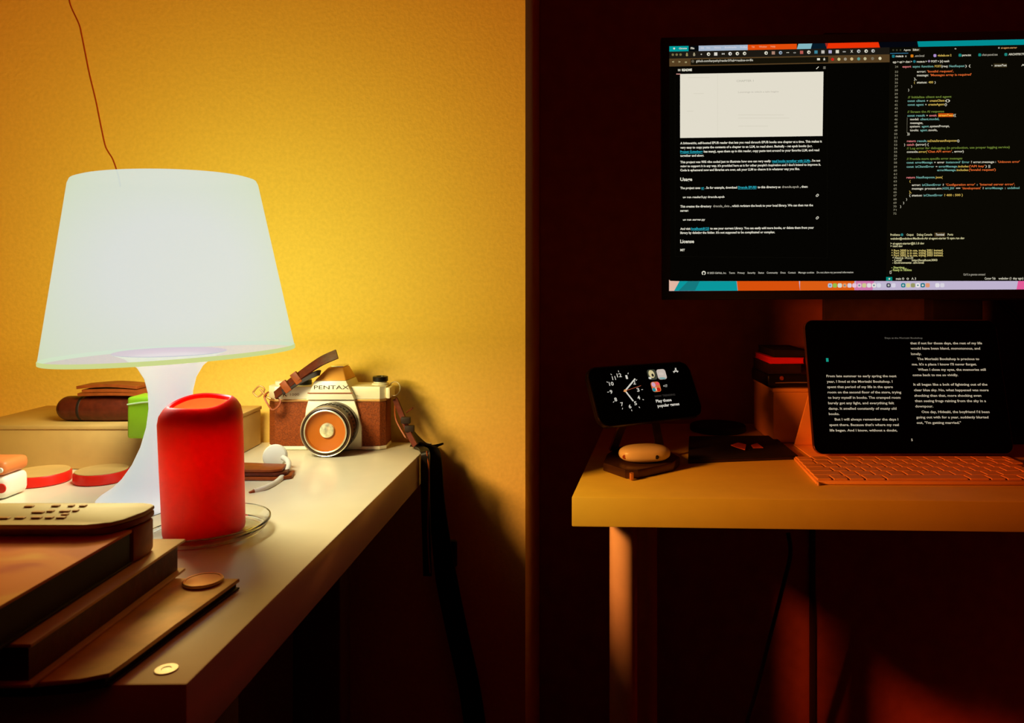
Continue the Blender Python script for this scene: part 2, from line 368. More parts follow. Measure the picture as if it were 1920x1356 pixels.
# brown leather case and folded strap pouch on the carton
x0, x1 = at_x(108, .80), at_x(292, .80)
gc = thing('glasses_case', 'brown leather glasses case lying on the cream carton', 'case', ((x0+x1)/2, .8, ct_))
bm = NB(); n = 24; L = x1-x0
prof = [(0, 0)]+[(.0125*(math.sin(PI*min(1, k/6)/2))**.6, .012*k/6) for k in range(1, 7)]+[(.0135, L*.5), (.0125, L-.012)]+[(.0125*math.cos(PI/2*k/5)**.6 if k < 5 else 0, L-.012+.012*k/5) for k in range(1, 6)]
lathe(bm, prof, (x0, .80, ct_+.0128), (1, 0, 0), n=28)
obj('body', bm, M_brown, gc)
bm = NB(); lathe(bm, [(.0126, 0), (.0132, .0008), (.0132, .0030), (.0126, .0038)], (x0+.026, .80, ct_+.0128), (1, 0, 0), n=28, close=True)
obj('end_band', bm, M_bookb, gc)
fp = thing('pouch', 'folded tan leather pouch on top of the glasses case', 'pouch', (at_x(200, .8), .8, ct_+.0265))
for k, (a_, b_, c_) in enumerate(((160, 282, .0), (168, 290, .0036), (158, 270, .0072))):
    bm = NB(); ribbon(bm, [(at_x(a_, .8), .80, ct_+.0285+c_), (at_x((a_+b_)/2, .8), .80, ct_+.0292+c_+.0015*(k == 2)), (at_x(b_, .8), .80, ct_+.0285+c_-.001*(k == 1))], (0, 1, 0), .026, .0030)
    obj('fold', bm, M_brown2, fp)
# green stand
gx0, gx1 = at_x(236, .735), at_x(292, .735)
g = thing('holder', 'bright green plastic holder half hidden behind the lamp foot', 'holder', ((gx0+gx1)/2, .75, LT))
def gbox(nm, a_, b_, t0, t1, bev, y0=.735, y1=.765):
    bm = NB(); box(bm, at_x(a_, .735), at_x(b_, .735), y0, y1, LT+t0, LT+t1, bev, 3); return obj(nm, bm, M_green, g)
gbox('foot', 244, 288, .0005, .014, .005); gbox('neck', 258, 280, .0142, .0385, .001, .742, .758); gbox('cup', 237, 292, .0387, .0785, .003)
bm = NB(); ln = [at_x(238, .734), at_x(291, .734)]
tube(bm, [(ln[0], .7345, LT+.0715), ((ln[0]+ln[1])/2, .7343, LT+.0735), (ln[1], .7345, LT+.0745)], .0008, 8); obj('rib', bm, mat('pale_green', (.62, .75, .35), .3), g)
# red display discs (two of them)
def disc(px_, yc, r, label):
    t = thing('display_base', label, 'display base', (at_x(px_, yc), yc, LT), 'round display bases')
    bm = NB(); lathe(bm, [(0, .0004), (r-.001, .0004), (r, .0014), (r-.0003, .0085), (r-.0012, .0098), (0, .0098)], (at_x(px_, yc), yc, LT), n=56); obj('body', bm, M_red, t)
    bm = NB(); lathe(bm, [(0, .0106), (r-.0018, .0106), (r-.0014, .0103), (r-.0014, .00985), (0, .00985)], (at_x(px_, yc), yc, LT), n=56); obj('top_plate', bm, M_cream, t)
disc(76, .727, .0255, 'empty red round base with tan top, left one, near the photo edge')
disc(191, .733, .0238, 'empty red round base with tan top, beside the green holder')
# small white and red case at the left edge
x1 = at_x(21, .672); x0 = x1-.040
sc_ = thing('trinket_case', 'small white and red rounded case at the left edge', 'case', ((x0+x1)/2, .68, LT))
bm = NB(); box(bm, x0, x1, .664, .696, LT+.0005, LT+.021, .006, 3); obj('body', bm, M_white, sc_)
bm = NB(); box(bm, x0, x1, .664, .696, LT+.0212, LT+.034, .005, 3); obj('lid', bm, mat('salmon_plastic', (.75, .22, .06), .4), sc_)
bm = NB(); lathe(bm, [(0, 0), (.0042, 0), (.0040, .0008), (0, .001)], (at_x(3, .664), .6638, LT+.011), (0, -1, 0), n=24); obj('button', bm, M_red, sc_)
bm = NB(); lathe(bm, [(0, 0), (.0022, .0), (.0022, .0015), (0, .002)], (x1-.003, .6638, LT+.0265), (0, -1, 0), n=18); obj('stud', bm, M_white, sc_)

# flat brown things and the white puck
fb = thing('card_wallet', 'flat tan leather wallet with layered edge between candle and camera', 'wallet', (at_x(470, .74), .74, LT))
for k in range(3):
    zz = LT+.0004+k*.0033
    bm = NB(); pl = [(at_x(415, .73), .731+.0015*k), (at_x(520-6*k, .73), .730+.0015*k), (at_x(545-9*k, .735), .738), (at_x(541-8*k, .74), .757), (at_x(415, .74), .765)]
    prism(bm, [V((q[0], q[1], zz)) for q in pl], (0, 0, .003), .0008); obj('layer', bm, [M_brown2, M_brown, M_brown2][k], fb)
pk = thing('charging_puck', 'white round charging puck with thick bent cable by the camera', 'charger', (at_x(516, .775), .775, LT))
pc = P(516, 856, .775)
bm = NB(); lathe(bm, [(0, -.0045), (.0070, -.0043), (.0105, -.0030), (.0120, -.0005), (.0120, .0015), (.0105, .0036), (.0065, .0046), (0, .0048)], pc, V((.15, -1, .25)), n=40); obj('puck', bm, M_white, pk)
bm = NB(); tube(bm, [P(530, 858, .770), P(539, 864, .765), P(541, 874, .757), P(534, 888, .745), P(520, 903, .724), P(500, 914, .702), P(484, 920, .695), P(476, 922, .692)], .0026, 12); obj('cable', bm, M_white, pk)
bm = NB(); tube(bm, [P(480, 921, .6935), P(474, 923, .691), P(467, 925, .689)], lambda t: .0026-.0012*t, 12); obj('plug', bm, M_brown2, pk)

# ------------------------------------------------------------------ film camera
CF = .862; SC = CF/F
def FX(p): return (p-CX)*SC
def FZ(p): return CH-(p-HY)*SC
cm = thing('film_camera', 'silver and brown film camera standing on its lens side at the desk corner', 'camera', (FX(625), CF+.02, LT))
cm['label'] = 'old silver and brown film camera near the far corner of the lamp desk'
def plate(bm, pts, y0, dy, bev=0): prism(bm, [V((FX(a), y0, FZ(b))) for a, b in pts], (0, dy, 0), bev)
def body_prism(bm, za, zb, ins=0, bev=.0008):   # plan outline with chamfered ends
    x0, x1 = FX(498), FX(722); y0, y1 = CF, CF+.038
    pl = [(x0+ins, y0+.010), (x0+.010, y0+ins), (x1-.006, y0+ins), (x1-ins, y0+.006), (x1-ins, y1-.006), (x1-.008, y1-ins), (x0+.008, y1-ins), (x0+ins, y1-.008)]
    prism(bm, [V((a, b, za)) for a, b in pl], (0, 0, zb-za), bev)
bm = NB(); body_prism(bm, LT+.0046, FZ(754), .0006); obj('body', bm, M_leather, cm)
bm = NB(); body_prism(bm, LT+.0005, LT+.0044); obj('bottom_plate', bm, M_silver, cm)
bm = NB(); body_prism(bm, FZ(754)+.0001, FZ(749)); obj('trim_band', bm, mat('amber_band', (.6, .3, .1), .4, .5), cm)
bm = NB(); body_prism(bm, FZ(749)+.0001, FZ(725)); obj('top_plate', bm, M_silver, cm)
# prism hump
bm = NB()
fb_ = [V((FX(578), CF-.0075, FZ(748))), V((FX(668), CF-.0075, FZ(748))), V((FX(668), CF+.034, FZ(748))), V((FX(578), CF+.034, FZ(748)))]
mid = [V((FX(593), CF-.0065, FZ(713))), V((FX(652), CF-.0065, FZ(713))), V((FX(654), CF+.030, FZ(713))), V((FX(591), CF+.030, FZ(713)))]
top = [V((FX(613), CF+.004, FZ(690))), V((FX(641), CF+.004, FZ(690))), V((FX(643), CF+.026, FZ(690))), V((FX(611), CF+.026, FZ(690)))]
hexa(bm, fb_+mid, .0008); obj('prism_front', bm, M_silver, cm)
bm = NB(); hexa(bm, [q+V((0, 0, .0002)) for q in mid]+top, .0012); obj('prism_housing', bm, mat('amber_metal', (.75, .33, .06), .4, .2), cm)
bm = NB(); box(bm, FX(581), FX(665), CF-.0083, CF-.0073, FZ(736.2), FZ(734.6)); obj('groove', bm, M_brown2, cm)
bm = NB(); box(bm, FX(617), FX(641), CF+.006, CF+.028, FZ(690)+.0002, FZ(687.5), .0005); obj('hot_shoe', bm, M_chrome, cm)
# lens mount plate
bm = NB(); plate(bm, [(580, 749), (666, 749), (672, 770), (679, 800), (679, 838), (573, 838), (573, 790), (576, 765)], CF-.0035, .0042, .0006); obj('mount_plate', bm, M_silver, cm)
lc_ = V((FX(629), CF-.0035, LT+.0280))
def ring(nm, prof, m, n=64): bm = NB(); lathe(bm, prof, lc_, (0, -1, 0), n=n); return obj(nm, bm, m, cm, flat_angle=30)
lens = ring('lens_barrel', [(0, 0), (.0268, 0), (.0268, .006), (.0258, .0065), (.0258, .012), (.0270, .0125), (.0270, .030), (.0262, .0322), (.0245, .0328), (.0240, .0322), (.0238, .022), (0, .022)], mat('lens_black', (.05, .022, .010), .3, .2, spec=.7))
bm = NB()
for k in range(40):
    a_ = 2*PI*k/40; ctr = lc_+V((math.cos(a_)*.0267, -.014, math.sin(a_)*.0267))
    t_ = V((-math.sin(a_), 0, math.cos(a_)))*.0012; n_ = V((math.cos(a_), 0, math.sin(a_)))*.0010; q = V((0, -.006, 0))
    if math.sin(a_) > -.85: hexa(bm, [ctr-t_-n_, ctr+t_-n_, ctr+t_-n_+q, ctr-t_-n_+q, ctr-t_+n_, ctr+t_+n_, ctr+t_+n_+q, ctr-t_+n_+q])
obj('grip_ridges', bm, M_black, cm, kind='stuff')
lr = ring('front_ring', [(.0216, .0322), (.0216, .0334), (.0224, .0338), (.0232, .0334), (.0232, .0322)], M_chrome)
ring('inner_cone', [(.0215, .0330), (.0205, .0300), (.0085, .0262), (.0080, .0262), (0, .0262)], mat('lens_cone', (.46, .12, .010), .35, 0))
ring('front_glass', [(0, .0300), (.004, .0298), (.0075, .0285), (.0082, .0266), (0, .0266)], mat('lens_glass', (.75, .66, .42), .12, .3, var=.5, scale=150, coat=1))
bm = NB(); lathe(bm, [(.0268, .0318), (.0272, .0322), (.0268, .0328), (.0262, .0324)], lc_, (0, -1, 0), n=64, close=True); obj('filter_rim', bm, M_chrome, cm)
# rewind knob, shutter dial, lever
kx, ky = FX(706), CF+.018
bm = NB(); lathe(bm, [(0, 0), (.0095, 0), (.0095, .0015), (.0075, .0022), (.0070, .0035), (0, .0035)], (kx, ky, FZ(725)+.0001), n=36); obj('rewind_collar', bm, M_silver, cm)
bm = NB(); lathe(bm, [(0, 0), (.0080, 0), (.0086, .0006), (.0086, .0050), (.0080, .0056), (.0045, .0056), (.0043, .0046), (0, .0046)], (kx, ky, FZ(725)+.0037), n=30); obj('rewind_knob', bm, M_black, cm)
kx = FX(560)
bm = NB(); lathe(bm, [(0, 0), (.0085, 0), (.0085, .0050), (.0078, .0055), (0, .0055)], (kx, ky, FZ(725)+.0001), n=30); obj('shutter_dial', bm, M_black, cm)
bm = NB(); lathe(bm, [(0, 0), (.0075, 0), (.0075, .0040), (0, .0044)], (FX(518), ky, FZ(725)+.0001), n=30); obj('advance_lever', bm, M_silver, cm)
# lugs + split rings
rc = V((FX(722)+.0065, CF+.018, FZ(733)))
bm = NB(); tube(bm, [rc+V((math.cos(q)*.0065, math.sin(q)*.003, math.sin(q)*.0075)) for q in [2*PI*k/24 for k in range(25)]], .0006, 6, 1); obj('split_ring', bm, M_chrome, cm)
bm = NB(); box(bm, FX(722)-.0005, FX(722)+.0035, CF+.014, CF+.022, FZ(738), FZ(730), .001); obj('strap_lug', bm, M_chrome, cm)
bm = NB(); box(bm, FX(722), FX(722)+.0045, CF+.004, CF+.030, FZ(749)+.0002, FZ(728), .0012); obj('end_cap', bm, M_silver, cm)
# brown leather strap end rising to the upper right over the camera's left shoulder
def SP(a, b, d=.85): return P(a, b, d)
bm = NB(); ribbon(bm, [SP(516, 742), SP(545, 718, .848), SP(580, 692, .846), SP(605, 676, .845), SP(632, 664, .845)], V((.45, .25, .85)), .0105, .0022); obj('strap', bm, M_brown, cm, 'brown leather strap end pointing up to the right')
bm = NB(); ribbon(bm, [SP(530, 736, .846), SP(560, 716, .845), SP(592, 701, .846), SP(600, 699, .85)], V((.4, .2, .9)), .006, .0018); obj('strap', bm, M_bookb, cm)
for t_, u_ in ((536, 725), (556, 709)):
    q = SP(t_, u_, .8455); bm = NB(); e1 = V((.80, 0, .60)); e2 = V((-.60, 0, .80))
    hexa(bm, [q+e1*sx*.0038+e2*sz*.0066+V((0, sy*.0022, 0)) for sz in (-1, 1) for sx, sy in ((-1, -1), (1, -1), (1, 1), (-1, 1))], .0005); obj('keeper_loop', bm, M_brown2, cm)
bm = NB(); ribbon(bm, [SP(502, 736), SP(496, 745), SP(502, 758, .848), SP(510, 768, .848), SP(520, 764, .849), SP(526, 752, .852), SP(516, 745, .852)], V((.3, -1, .2)), .007, .0016); obj('strap_loop', bm, M_brown2, cm)
bp = [SP(474, 736), SP(486, 724), SP(496, 731), SP(484, 744), SP(474, 736)]
bm = NB(); tube(bm, bp, .0010, 8, 4); obj('buckle', bm, M_brass, cm)
bm = NB(); tube(bm, [SP(488, 730), SP(500, 744), SP(508, 748)], .0012, 8, 3); obj('buckle_pin', bm, M_brass, cm)
# black strap going down from the right lug and over the desk edge
bm = NB(); ribbon(bm, [P(741, 748, .875), P(750, 770, .872), P(758, 790, .868), P(768, 815, .862), P(779, 836, .856)], V((.9, -.4, .3)), .0065, .002); obj('strap', bm, M_brown, cm)
bm = NB(); ribbon(bm, [P(743, 745, .88), P(740, 765, .878), P(742, 785, .876), P(750, 802, .872), P(762, 822, .866)], V((.2, -1, 0)), .007, .0014); obj('strap', bm, M_brown2, cm)
q = P(762, 790, .862)
for dxp, dyp in ((0, 0), (7, 16)):
    q = P(761+dxp, 788+dyp, .864); bm = NB(); hexa(bm, [q+V((sx*.0052, sy*.003, sz*.0036)) for sz in (-1, 1) for sx, sy in ((-1, -1), (1, -1), (1, 1), (-1, 1))], .0009); obj('keeper_loop', bm, M_bookb, cm)
bm = NB(); ribbon(bm, [P(766, 806, .866), P(785, 826, .880), P(806, 838, .893), P(831, 832, .904)], V((0, .4, 1)), lambda t: .010-.008*t, .0018); obj('strap', bm, M_black, cm)
bm = NB(); tube(bm, [P(762, 774, .866), P(769, 769, .860), P(774, 765, .856)], .0008, 6, 3); obj('buckle_pin', bm, M_brown, cm)
bm = NB(); ribbon(bm, [P(770, 836, .866), P(784, 838, .866), P(797, 848, .840), P(797, 880, .84), P(798, 940, .84), P(800, 1010, .84), P(802, 1080, .84)], lambda t: V((1, -.15, 0)), lambda t: .0095, .0022); obj('strap', bm, M_black, cm, 'long black strap hanging over the desk edge')
bm = NB(); ribbon(bm, [P(784, 832, .87), P(803, 838, .880), P(815, 856, .885), P(819, 940, .889), P(828, 1020, .893), P(838, 1090, .897), P(856, 1180, .897), P(880, 1290, .897), P(896, 1400, .897)], lambda t: V((1, -.2, .1)), lambda t: .008+.018*min(1, t*1.6), .0022); obj('strap', bm, M_blackm, cm)
q = P(846, 1038, .898)
bm = NB(); hexa(bm, [q+V((sx*.007, sy*.003, sz*.016)) for sz in (-1, 1) for sx, sy in ((-1, -1), (1, -1), (1, 1), (-1, 1))], .003, 3); obj('strap_slider', bm, M_black, cm)
bm = NB(); tube(bm, [P(800, 846, .8375), P(804, 880, .8375), P(803, 940, .8375), P(802, 1010, .8375), P(806, 1075, .8375)], .0008, 6); obj('strap_lit_edge', bm, M_brown2, cm)  # lit edge of the black strap, drawn as a tan line

# ------------------------------------------------------------------ text on planes
class Plane:
    def __init__(s, o, r, u):
        s.o = V(o); s.r = V(r).normalized(); s.n = s.r.cross(V(u)).normalized(); s.u = s.n.cross(s.r).normalized()
        if s.n.y > 0: s.n = -s.n
    def hit(s, a, b, off=0):
        c = V((0, 0, CH)); d = V(((a-CX)/F, 1, -(b-HY)/F)); o = s.o+s.n*off
        return c+d*((o-c).dot(s.n)/d.dot(s.n))
TC = {}
def glyphs(s, weight):
    k = (s, weight)
    if k not in TC:
        cu = bpy.data.curves.new('t', 'FONT'); cu.body = s; cu.resolution_u = 2; cu.offset = weight; cu.size = 1
        o = bpy.data.objects.new('t', cu); me = o.to_mesh()
        vs = [v.co.copy() for v in me.vertices]; fs = [tuple(p.vertices) for p in me.polygons]
        o.to_mesh_clear(); bpy.data.objects.remove(o); bpy.data.curves.remove(cu); TC[k] = (vs, fs)
    return TC[k]
class Print:
    """flat print on a plane: text, quads and discs collected in one mesh, one material per colour"""
    def __init__(s, plane, mf=None): s.mf = mf or px; s.p = plane; s.v = []; s.f = []; s.m = []; s.mats = []
    def mi(s, c):
        m = s.mf(c)
        if m not in s.mats: s.mats.append(m)
        return s.mats.index(m)
    def poly(s, pts, c, off=.0003):
        b = len(s.v); s.v += [s.p.hit(x, y, off) for x, y in pts]; s.f.append(tuple(range(b, b+len(pts)))); s.m.append(s.mi(c))
    def rect(s, x0, y0, x1, y1, c, off=.0003, slope=0):
        s.poly([(x0, y0), (x1, y0+slope*(x1-x0)), (x1, y1+slope*(x1-x0)), (x0, y1)], c, off)
    def dot(s, x, y, r, c, off=.0005, n=14, ry=None): s.poly([(x+r*math.cos(2*PI*k/n), y+(ry or r)*math.sin(2*PI*k/n)) for k in range(n)], c, off)
    def line(s, x0, y0, x1, y1, w_, c, off=.0005):
        d = V((x1-x0, y1-y0)); n = V((-d.y, d.x)).normalized()*w_/2
        s.poly([(x0-n.x, y0-n.y), (x1-n.x, y1-n.y), (x1+n.x, y1+n.y), (x0+n.x, y0+n.y)], c, off)
    def text(s, t, x0, x1, y, cap, c, off=.0006, weight=.018, vert=None):
        vs, fs = glyphs(t, weight)
        if not vs: return
        a = s.p.hit(x0, y, off); b_ = s.p.hit(x1, y, off)
        wd = (b_-a).dot(s.p.r); xs = [v.x for v in vs]; mn, mx = min(xs), max(xs)
        sx = wd/max(1e-6, mx-mn); up = (s.p.hit(x0, y-cap, off)-a).dot(s.p.u); sy = up/.70
        base = len(s.v); k = s.mi(c)
        s.v += [a+s.p.r*(v.x-mn)*sx+s.p.u*v.y*sy for v in vs]
        for f in fs: s.f.append(tuple(i+base for i in f)); s.m.append(k)
    def build(s, name, parent):
        o0 = wloc(parent); me = bpy.data.meshes.new(name); me.from_pydata([v-o0 for v in s.v], [], s.f)
        for m in s.mats: me.materials.append(m)
        me.polygons.foreach_set('material_index', s.m); me.update()
        o = bpy.data.objects.new(name, me); COL.objects.link(o); o.parent = parent; return o

# engraved writing on the camera
pf = next(o for o in cm.children if o.name.startswith('prism_front')); tpl = next(o for o in cm.children if o.name.startswith('top_plate'))
o1, o2 = V((FX(578), CF-.0075, FZ(748))), V((FX(593), CF-.0065, FZ(713)))
ink = lambda c: mat('engraving_ink' if c[0] < 100 else 'engraving_ink_pale', tuple(lin(c)), .6, var=.02)
pr = Print(Plane(o1, V((1, 0, 0)), V((0, .001, o2.z-o1.z))), ink)
pr.text('PENTAX', 588.5, 654, 730, 7.2, (60, 40, 20), .0003, 0.0); pr.build('lettering', pf)
pr = Print(Plane((FX(600), CF, FZ(749)), V((1, 0, 0)), V((0, 0, 1))), ink)
pr.text('K', 530.5, 538.5, 743.2, 7.4, (60, 40, 20), .0003, .02); pr.text('1000', 544, 561, 742.2, 4.6, (130, 100, 60), .0003, 0.0); pr.build('lettering', tpl)

# ------------------------------------------------------------------ monitor
ZL = 1.10; ZR = ZL*459/468.8
A = P(1254.5, 87, ZL); Bq = P(1920, 73.6, ZR); C = P(1254, 546, ZL)
r_ = (P(1920, 73.6+234.6, ZR)-P(1254, 87+229, ZL)).normalized(); u_ = V((-.02, 0, 1))
mp = Plane(C, r_, A-C); W = .80
mon = thing('monitor', 'wide black monitor showing a web page and code editor', 'monitor', tuple(P(1800, 800, 1.3).xy)+(RT,))
TL, BL = mp.hit(1240, 70), mp.hit(1239.5, 562.5)
def slab(pl, p0, w_, dn, th, back=0):      # p0 top-left, width along r, dn down along u
    q = [p0, p0+pl.r*w_, p0+pl.r*w_-pl.u*dn, p0-pl.u*dn]; return q, -pl.n*th
H = (TL-BL).dot(mp.u)
q, tv = slab(mp, TL-mp.n*.0002, W+.022, H, .022)
bm = NB(); prism(bm, q, tv, .0015); bz = obj('bezel', bm, M_black, mon)
sH = (A-C).dot(mp.u)
bm = NB(); q, tv = slab(mp, A+mp.n*.0001, W, sH, .0004); prism(bm, q, tv); scr = obj('screen', bm, emis('screen_black', (5, 4, 2)), mon, smooth=False)
# stand
sx = P(1796, 600, 1.2).x
bm = NB(); box(bm, sx-.040, sx+.040, 1.20, 1.23, RT+.012, CH+.1, .004); obj('neck', bm, M_black, mon)
bm = NB(); prism(bm, [V((sx+.14*a_, 1.232+.08*b_, RT+.0005)) for a_, b_ in rrect(2, 2, .4)], (0, 0, .011), .002); obj('base', bm, M_black, mon)
bm = NB(); box(bm, sx-.055, sx+.055, 1.118, 1.2, CH-.03, CH+.09, .004); obj('mount', bm, M_black, mon)

pr = Print(mp)
W1 = (222, 218, 200); G1 = (150, 145, 130); TEAL = (0, 150, 150); LINK = (40, 160, 175)
def ytop(x): return 86.4-.0195*(x-1254)
def yb(x, v): # helper: a row given at x=1254, following the display's own rows
    return v
def band(x0, x1, y0, y1, c, off, sk=0):
    t0 = ytop(x0)-86.4; t1 = ytop(x1)-86.4
    pr.poly([(x0+sk, y0+t0), (x1+sk, y0+t1), (x1, y1+t1), (x0, y1+t0)], c, off)
for x0, x1, c, sk in ((1255, 1291, TEAL, 0), (1291, 1310, (4, 8, 10), 0), (1310, 1402, (165, 180, 200), 0), (1402, 1494, (225, 75, 10), 0), (1494, 1520, (130, 180, 190), 3), (1520, 1550, (6, 25, 38), 3), (1550, 1650, (235, 50, 5), -3), (1650, 1722, (4, 6, 14), -3), (1722, 2000, (0, 140, 145), -2)):
    band(x0, x1, 86.8, 97, c, .0003, sk)
pr.dot(1264, 91, 1.8, W1); pr.text('Chrome', 1273, 1288, 92.3, 3, W1, weight=.03); pr.text('File', 1295, 1302, 92.2, 3.6, W1, weight=.03)
for t, a_, b_ in (('Edit', 1314, 1320), ('View', 1324, 1332), ('History', 1339, 1352), ('Bookmarks', 1359, 1381), ('Profiles', 1388, 1401), ('Tab', 1409, 1415), ('Window', 1423, 1438), ('Help', 1445, 1454)):
    pr.text(t, a_, b_, 92.5-.0195*(a_-1254), 3, (205, 205, 215) if a_ < 1400 else (235, 150, 110), weight=.03)
band(1255, 1668, 96.8, 110, (28, 24, 18), .0004)
for k in range(3): pr.dot(1261.5+7.3*k, 102.6-.1*k, 2.3, (120, 110, 70))
tabs = [(1288, (150, 140, 90)), (1301.5, (160, 150, 120)), (1315, (190, 185, 170)), (1328.5, W1), (1342, (215, 210, 200)), (1356, (180, 178, 170)), (1369, (225, 222, 215)), (1382.5, W1), (1396, W1), (1436.5, W1), (1450, (170, 130, 110)), (1463.5, (150, 170, 190)), (1477, W1), (1490, (160, 158, 150)), (1503, (180, 90, 80)), (1516.5, W1), (1530, (60, 130, 150)), (1543, (190, 185, 175)), (1556.5, (175, 170, 200)), (1570, (215, 210, 190)), (1583, (190, 188, 180)), (1597, W1), (1610, (190, 190, 185)), (1624, W1), (1637, (190, 190, 185))]
for k, (x_, c) in enumerate(tabs):
    y_ = 103-.0195*(x_-1254)
    if k in (5, 12, 13, 20): pr.text({5: 'M', 12: '••', 13: 'o', 20: 'm'}[k], x_-2.6, x_+2.6, y_+1.5, 3, c, weight=.03)
    elif k == 21: pr.text('X', x_-2.4, x_+2.4, y_+2.4, 5, c, weight=.02)
    elif k in (4, 10, 14, 16, 17, 18, 19): pr.rect(x_-3, y_-3, x_+3, y_+3, c, .0005)
    elif k in (0, 1): pr.dot(x_, y_+1, 2.2, c); pr.dot(x_, y_-2, 1.5, c)
    elif k == 2: pr.dot(x_, y_, 1.3, c)
    else: pr.dot(x_, y_, 3.2, c); pr.dot(x_+.6, y_+.3, 1.4, (60, 60, 55), .0006)
band(1255, 1668, 110, 124.8, (84, 62, 34), .0004)
band(1295, 1553, 112.2, 122.8, (22, 18, 8), .0005)
for x_, t in ((1262, '<'), (1274, '>'), (1286, 'o')): pr.text(t, x_-2, x_+2, 118, 4, (190, 180, 130))
pr.dot(1299, 115, 2.8, (90, 85, 70), .0006); pr.text('github.com/karpathy/reader3/?tab=readme-ov-file', 1305, 1412, 116.5, 4.2, (200, 196, 180), .0007, .02)
pr.rect(1532, 109.2, 1537.5, 113, W1, .0007); pr.text('★', 1543, 1548, 113.5, 4.5, W1, .0007)
for x_, c in ((1561, (200, 30, 20)), (1573, (200, 190, 130)), (1585, (150, 140, 120)), (1597, (205, 180, 130)), (1610, (90, 150, 140)), (1622, (190, 180, 140)), (1636, (120, 110, 90)), (1650, (225, 215, 180))):
    pr.dot(x_, 117.5-.0195*(x_-1254)-.2, 2.9, c, .0006)
pr.text('README', 1278.5, 1297.5, 133.4, 4.2, W1, weight=.05); pr.rect(1271, 129.5, 1276, 133.5, (170, 165, 150)); pr.rect(1268, 138.2, 1276, 139.6, (230, 160, 150), .0006)
pr.line(1530.5, 129.5, 1535, 125, 1.3, W1)
for k in range(3): pr.line(1543.5, 125.2+1.8*k, 1548, 125.1+1.8*k, .8, G1)
pr.poly([(1275.2, 138.8), (1544, 134.3), (1542.3, 255), (1275.2, 258.8)], (226, 220, 203), .0004)
pr.text('CHAPTER 1', 1381, 1413, 153.6, 3.6, (190, 186, 170)); pr.text('Loomings in which a tale begins', 1384, 1460, 174.3, 3, (196, 190, 175))
for x0, x1, y_ in ((1290, 1330, 145), (1300, 1320, 175), (1288, 1300, 208), (1384, 1470, 215), (1384, 1440, 236), (1384, 1480, 221)): pr.rect(x0, y_, x1, y_+1, (214, 208, 190), .0005)
pr.line(1345.5, 139, 1345.5, 257, .6, (214, 208, 190)); pr.line(1266, 140, 1266, 480, .5, (14, 13, 8)); pr.line(1551, 127, 1551, 484, .5, (14, 13, 8)); pr.line(1266, 481, 1551, 484, .5, (14, 13, 8))
def row(y, *segs, cap=4.1, wt=.03):
    for t, a_, b_, c in segs:
        pr.text(t, a_, b_, y-.0115*(a_-1275), cap, c, weight=wt)
        if c == LINK: pr.line(a_, y+1.4-.0115*(a_-1275), b_, y+1.4-.0115*(b_-1275), .6, c)
row(270.6, ('A lightweight, self-hosted EPUB reader that lets you read through EPUB books one chapter at a time. This makes it', 1275.5, 1541, W1))
row(278.7, ('very easy to copy paste the contents of a chapter to an LLM, to read along. Basically - get epub books (e.g.', 1275.5, 1523, W1))
row(286.6, ('Project Gutenberg', 1275.5, 1317.5, LINK), ('has many), open them up in this reader, copy paste text around to your favorite LLM, and read', 1319.5, 1536, W1))
row(294, ('together and along.', 1275.5, 1320, W1))
row(306, ('This project was 90% vibe coded just to illustrate how one can very easily', 1275.5, 1445.5, W1), ('read books together with LLMs', 1447.5, 1519, LINK), (". I'm not", 1520, 1538, W1))
row(313.6, ("going to support it in any way, it's provided here as is for other people's inspiration and I don't intend to improve it.", 1275.5, 1539, W1))
row(321.2, ('Code is ephemeral now and libraries are over, ask your LLM to change it in whatever way you like.', 1275.5, 1499.5, W1))
row(339.4, ('Usage', 1275.5, 1298, W1), cap=6.2)
row(354.6, ('The project uses', 1275.5, 1313, W1), ('uv', 1315, 1320, LINK), ('. So for example, download', 1321.5, 1382, W1), ('Dracula EPUB3', 1384, 1418.5, LINK), ('to this directory as', 1420.5, 1463.5, W1), ('dracula.epub', 1466, 1498, G1), (', then:', 1500, 1514.5, W1))
row(371.6, ('uv run reader3.py dracula.epub', 1280.5, 1358.5, W1), cap=3.6)
row(389.2, ('This creates the directory', 1275.5, 1334, W1), ('dracula_data', 1337, 1368, G1), (', which registers the book to your local library. We can then run the', 1370, 1524.5, W1))
row(397, ('server:', 1275.5, 1291, W1))
row(413.8, ('uv run server.py', 1280.5, 1322, W1), cap=3.6)
row(431, ('And visit', 1275.5, 1294.5, W1), ('localhost:8123', 1296, 1329.5, LINK), ('to see your current Library. You can easily add more books, or delete them from your', 1331.5, 1526, W1))
row(438.6, ("library by deleting the folder. It's not supposed to be complicated or complex.", 1275.5, 1453, W1))
row(455.8, ('License', 1275.5, 1301.5, W1), cap=6.2); row(471, ('MIT', 1275.5, 1284, W1))
for y_ in (366.4, 408.6):
    for sx_ in (0, 1.5): pr.dot(1531.7+sx_, y_+.8-sx_, 2.1, W1); pr.dot(1531.7+sx_, y_+.8-sx_, 1.1, (8, 8, 6), .0007)
pr.dot(1319.5, 512, 3.9, W1, n=20); pr.dot(1319.5, 512.3, 2.1, (6, 6, 5), .0007); pr.rect(1318.6, 513, 1320.4, 516, (6, 6, 5), .0007)
for t, a_, b_ in (('© 2025 GitHub, Inc.', 1326, 1362), ('Terms', 1367, 1378), ('Privacy', 1383, 1396.5), ('Security', 1401.5, 1416.5), ('Status', 1421.5, 1432.5), ('Community', 1437.5, 1458.5), ('Docs', 1463.5, 1473), ('Contact', 1477.5, 1492), ('Manage cookies', 1497, 1526.5), ('Do not share my personal information', 1531.5, 1600)):
    pr.text(t, a_, b_, 513.6-.005*(a_-1326), 3.3, (190, 186, 172))
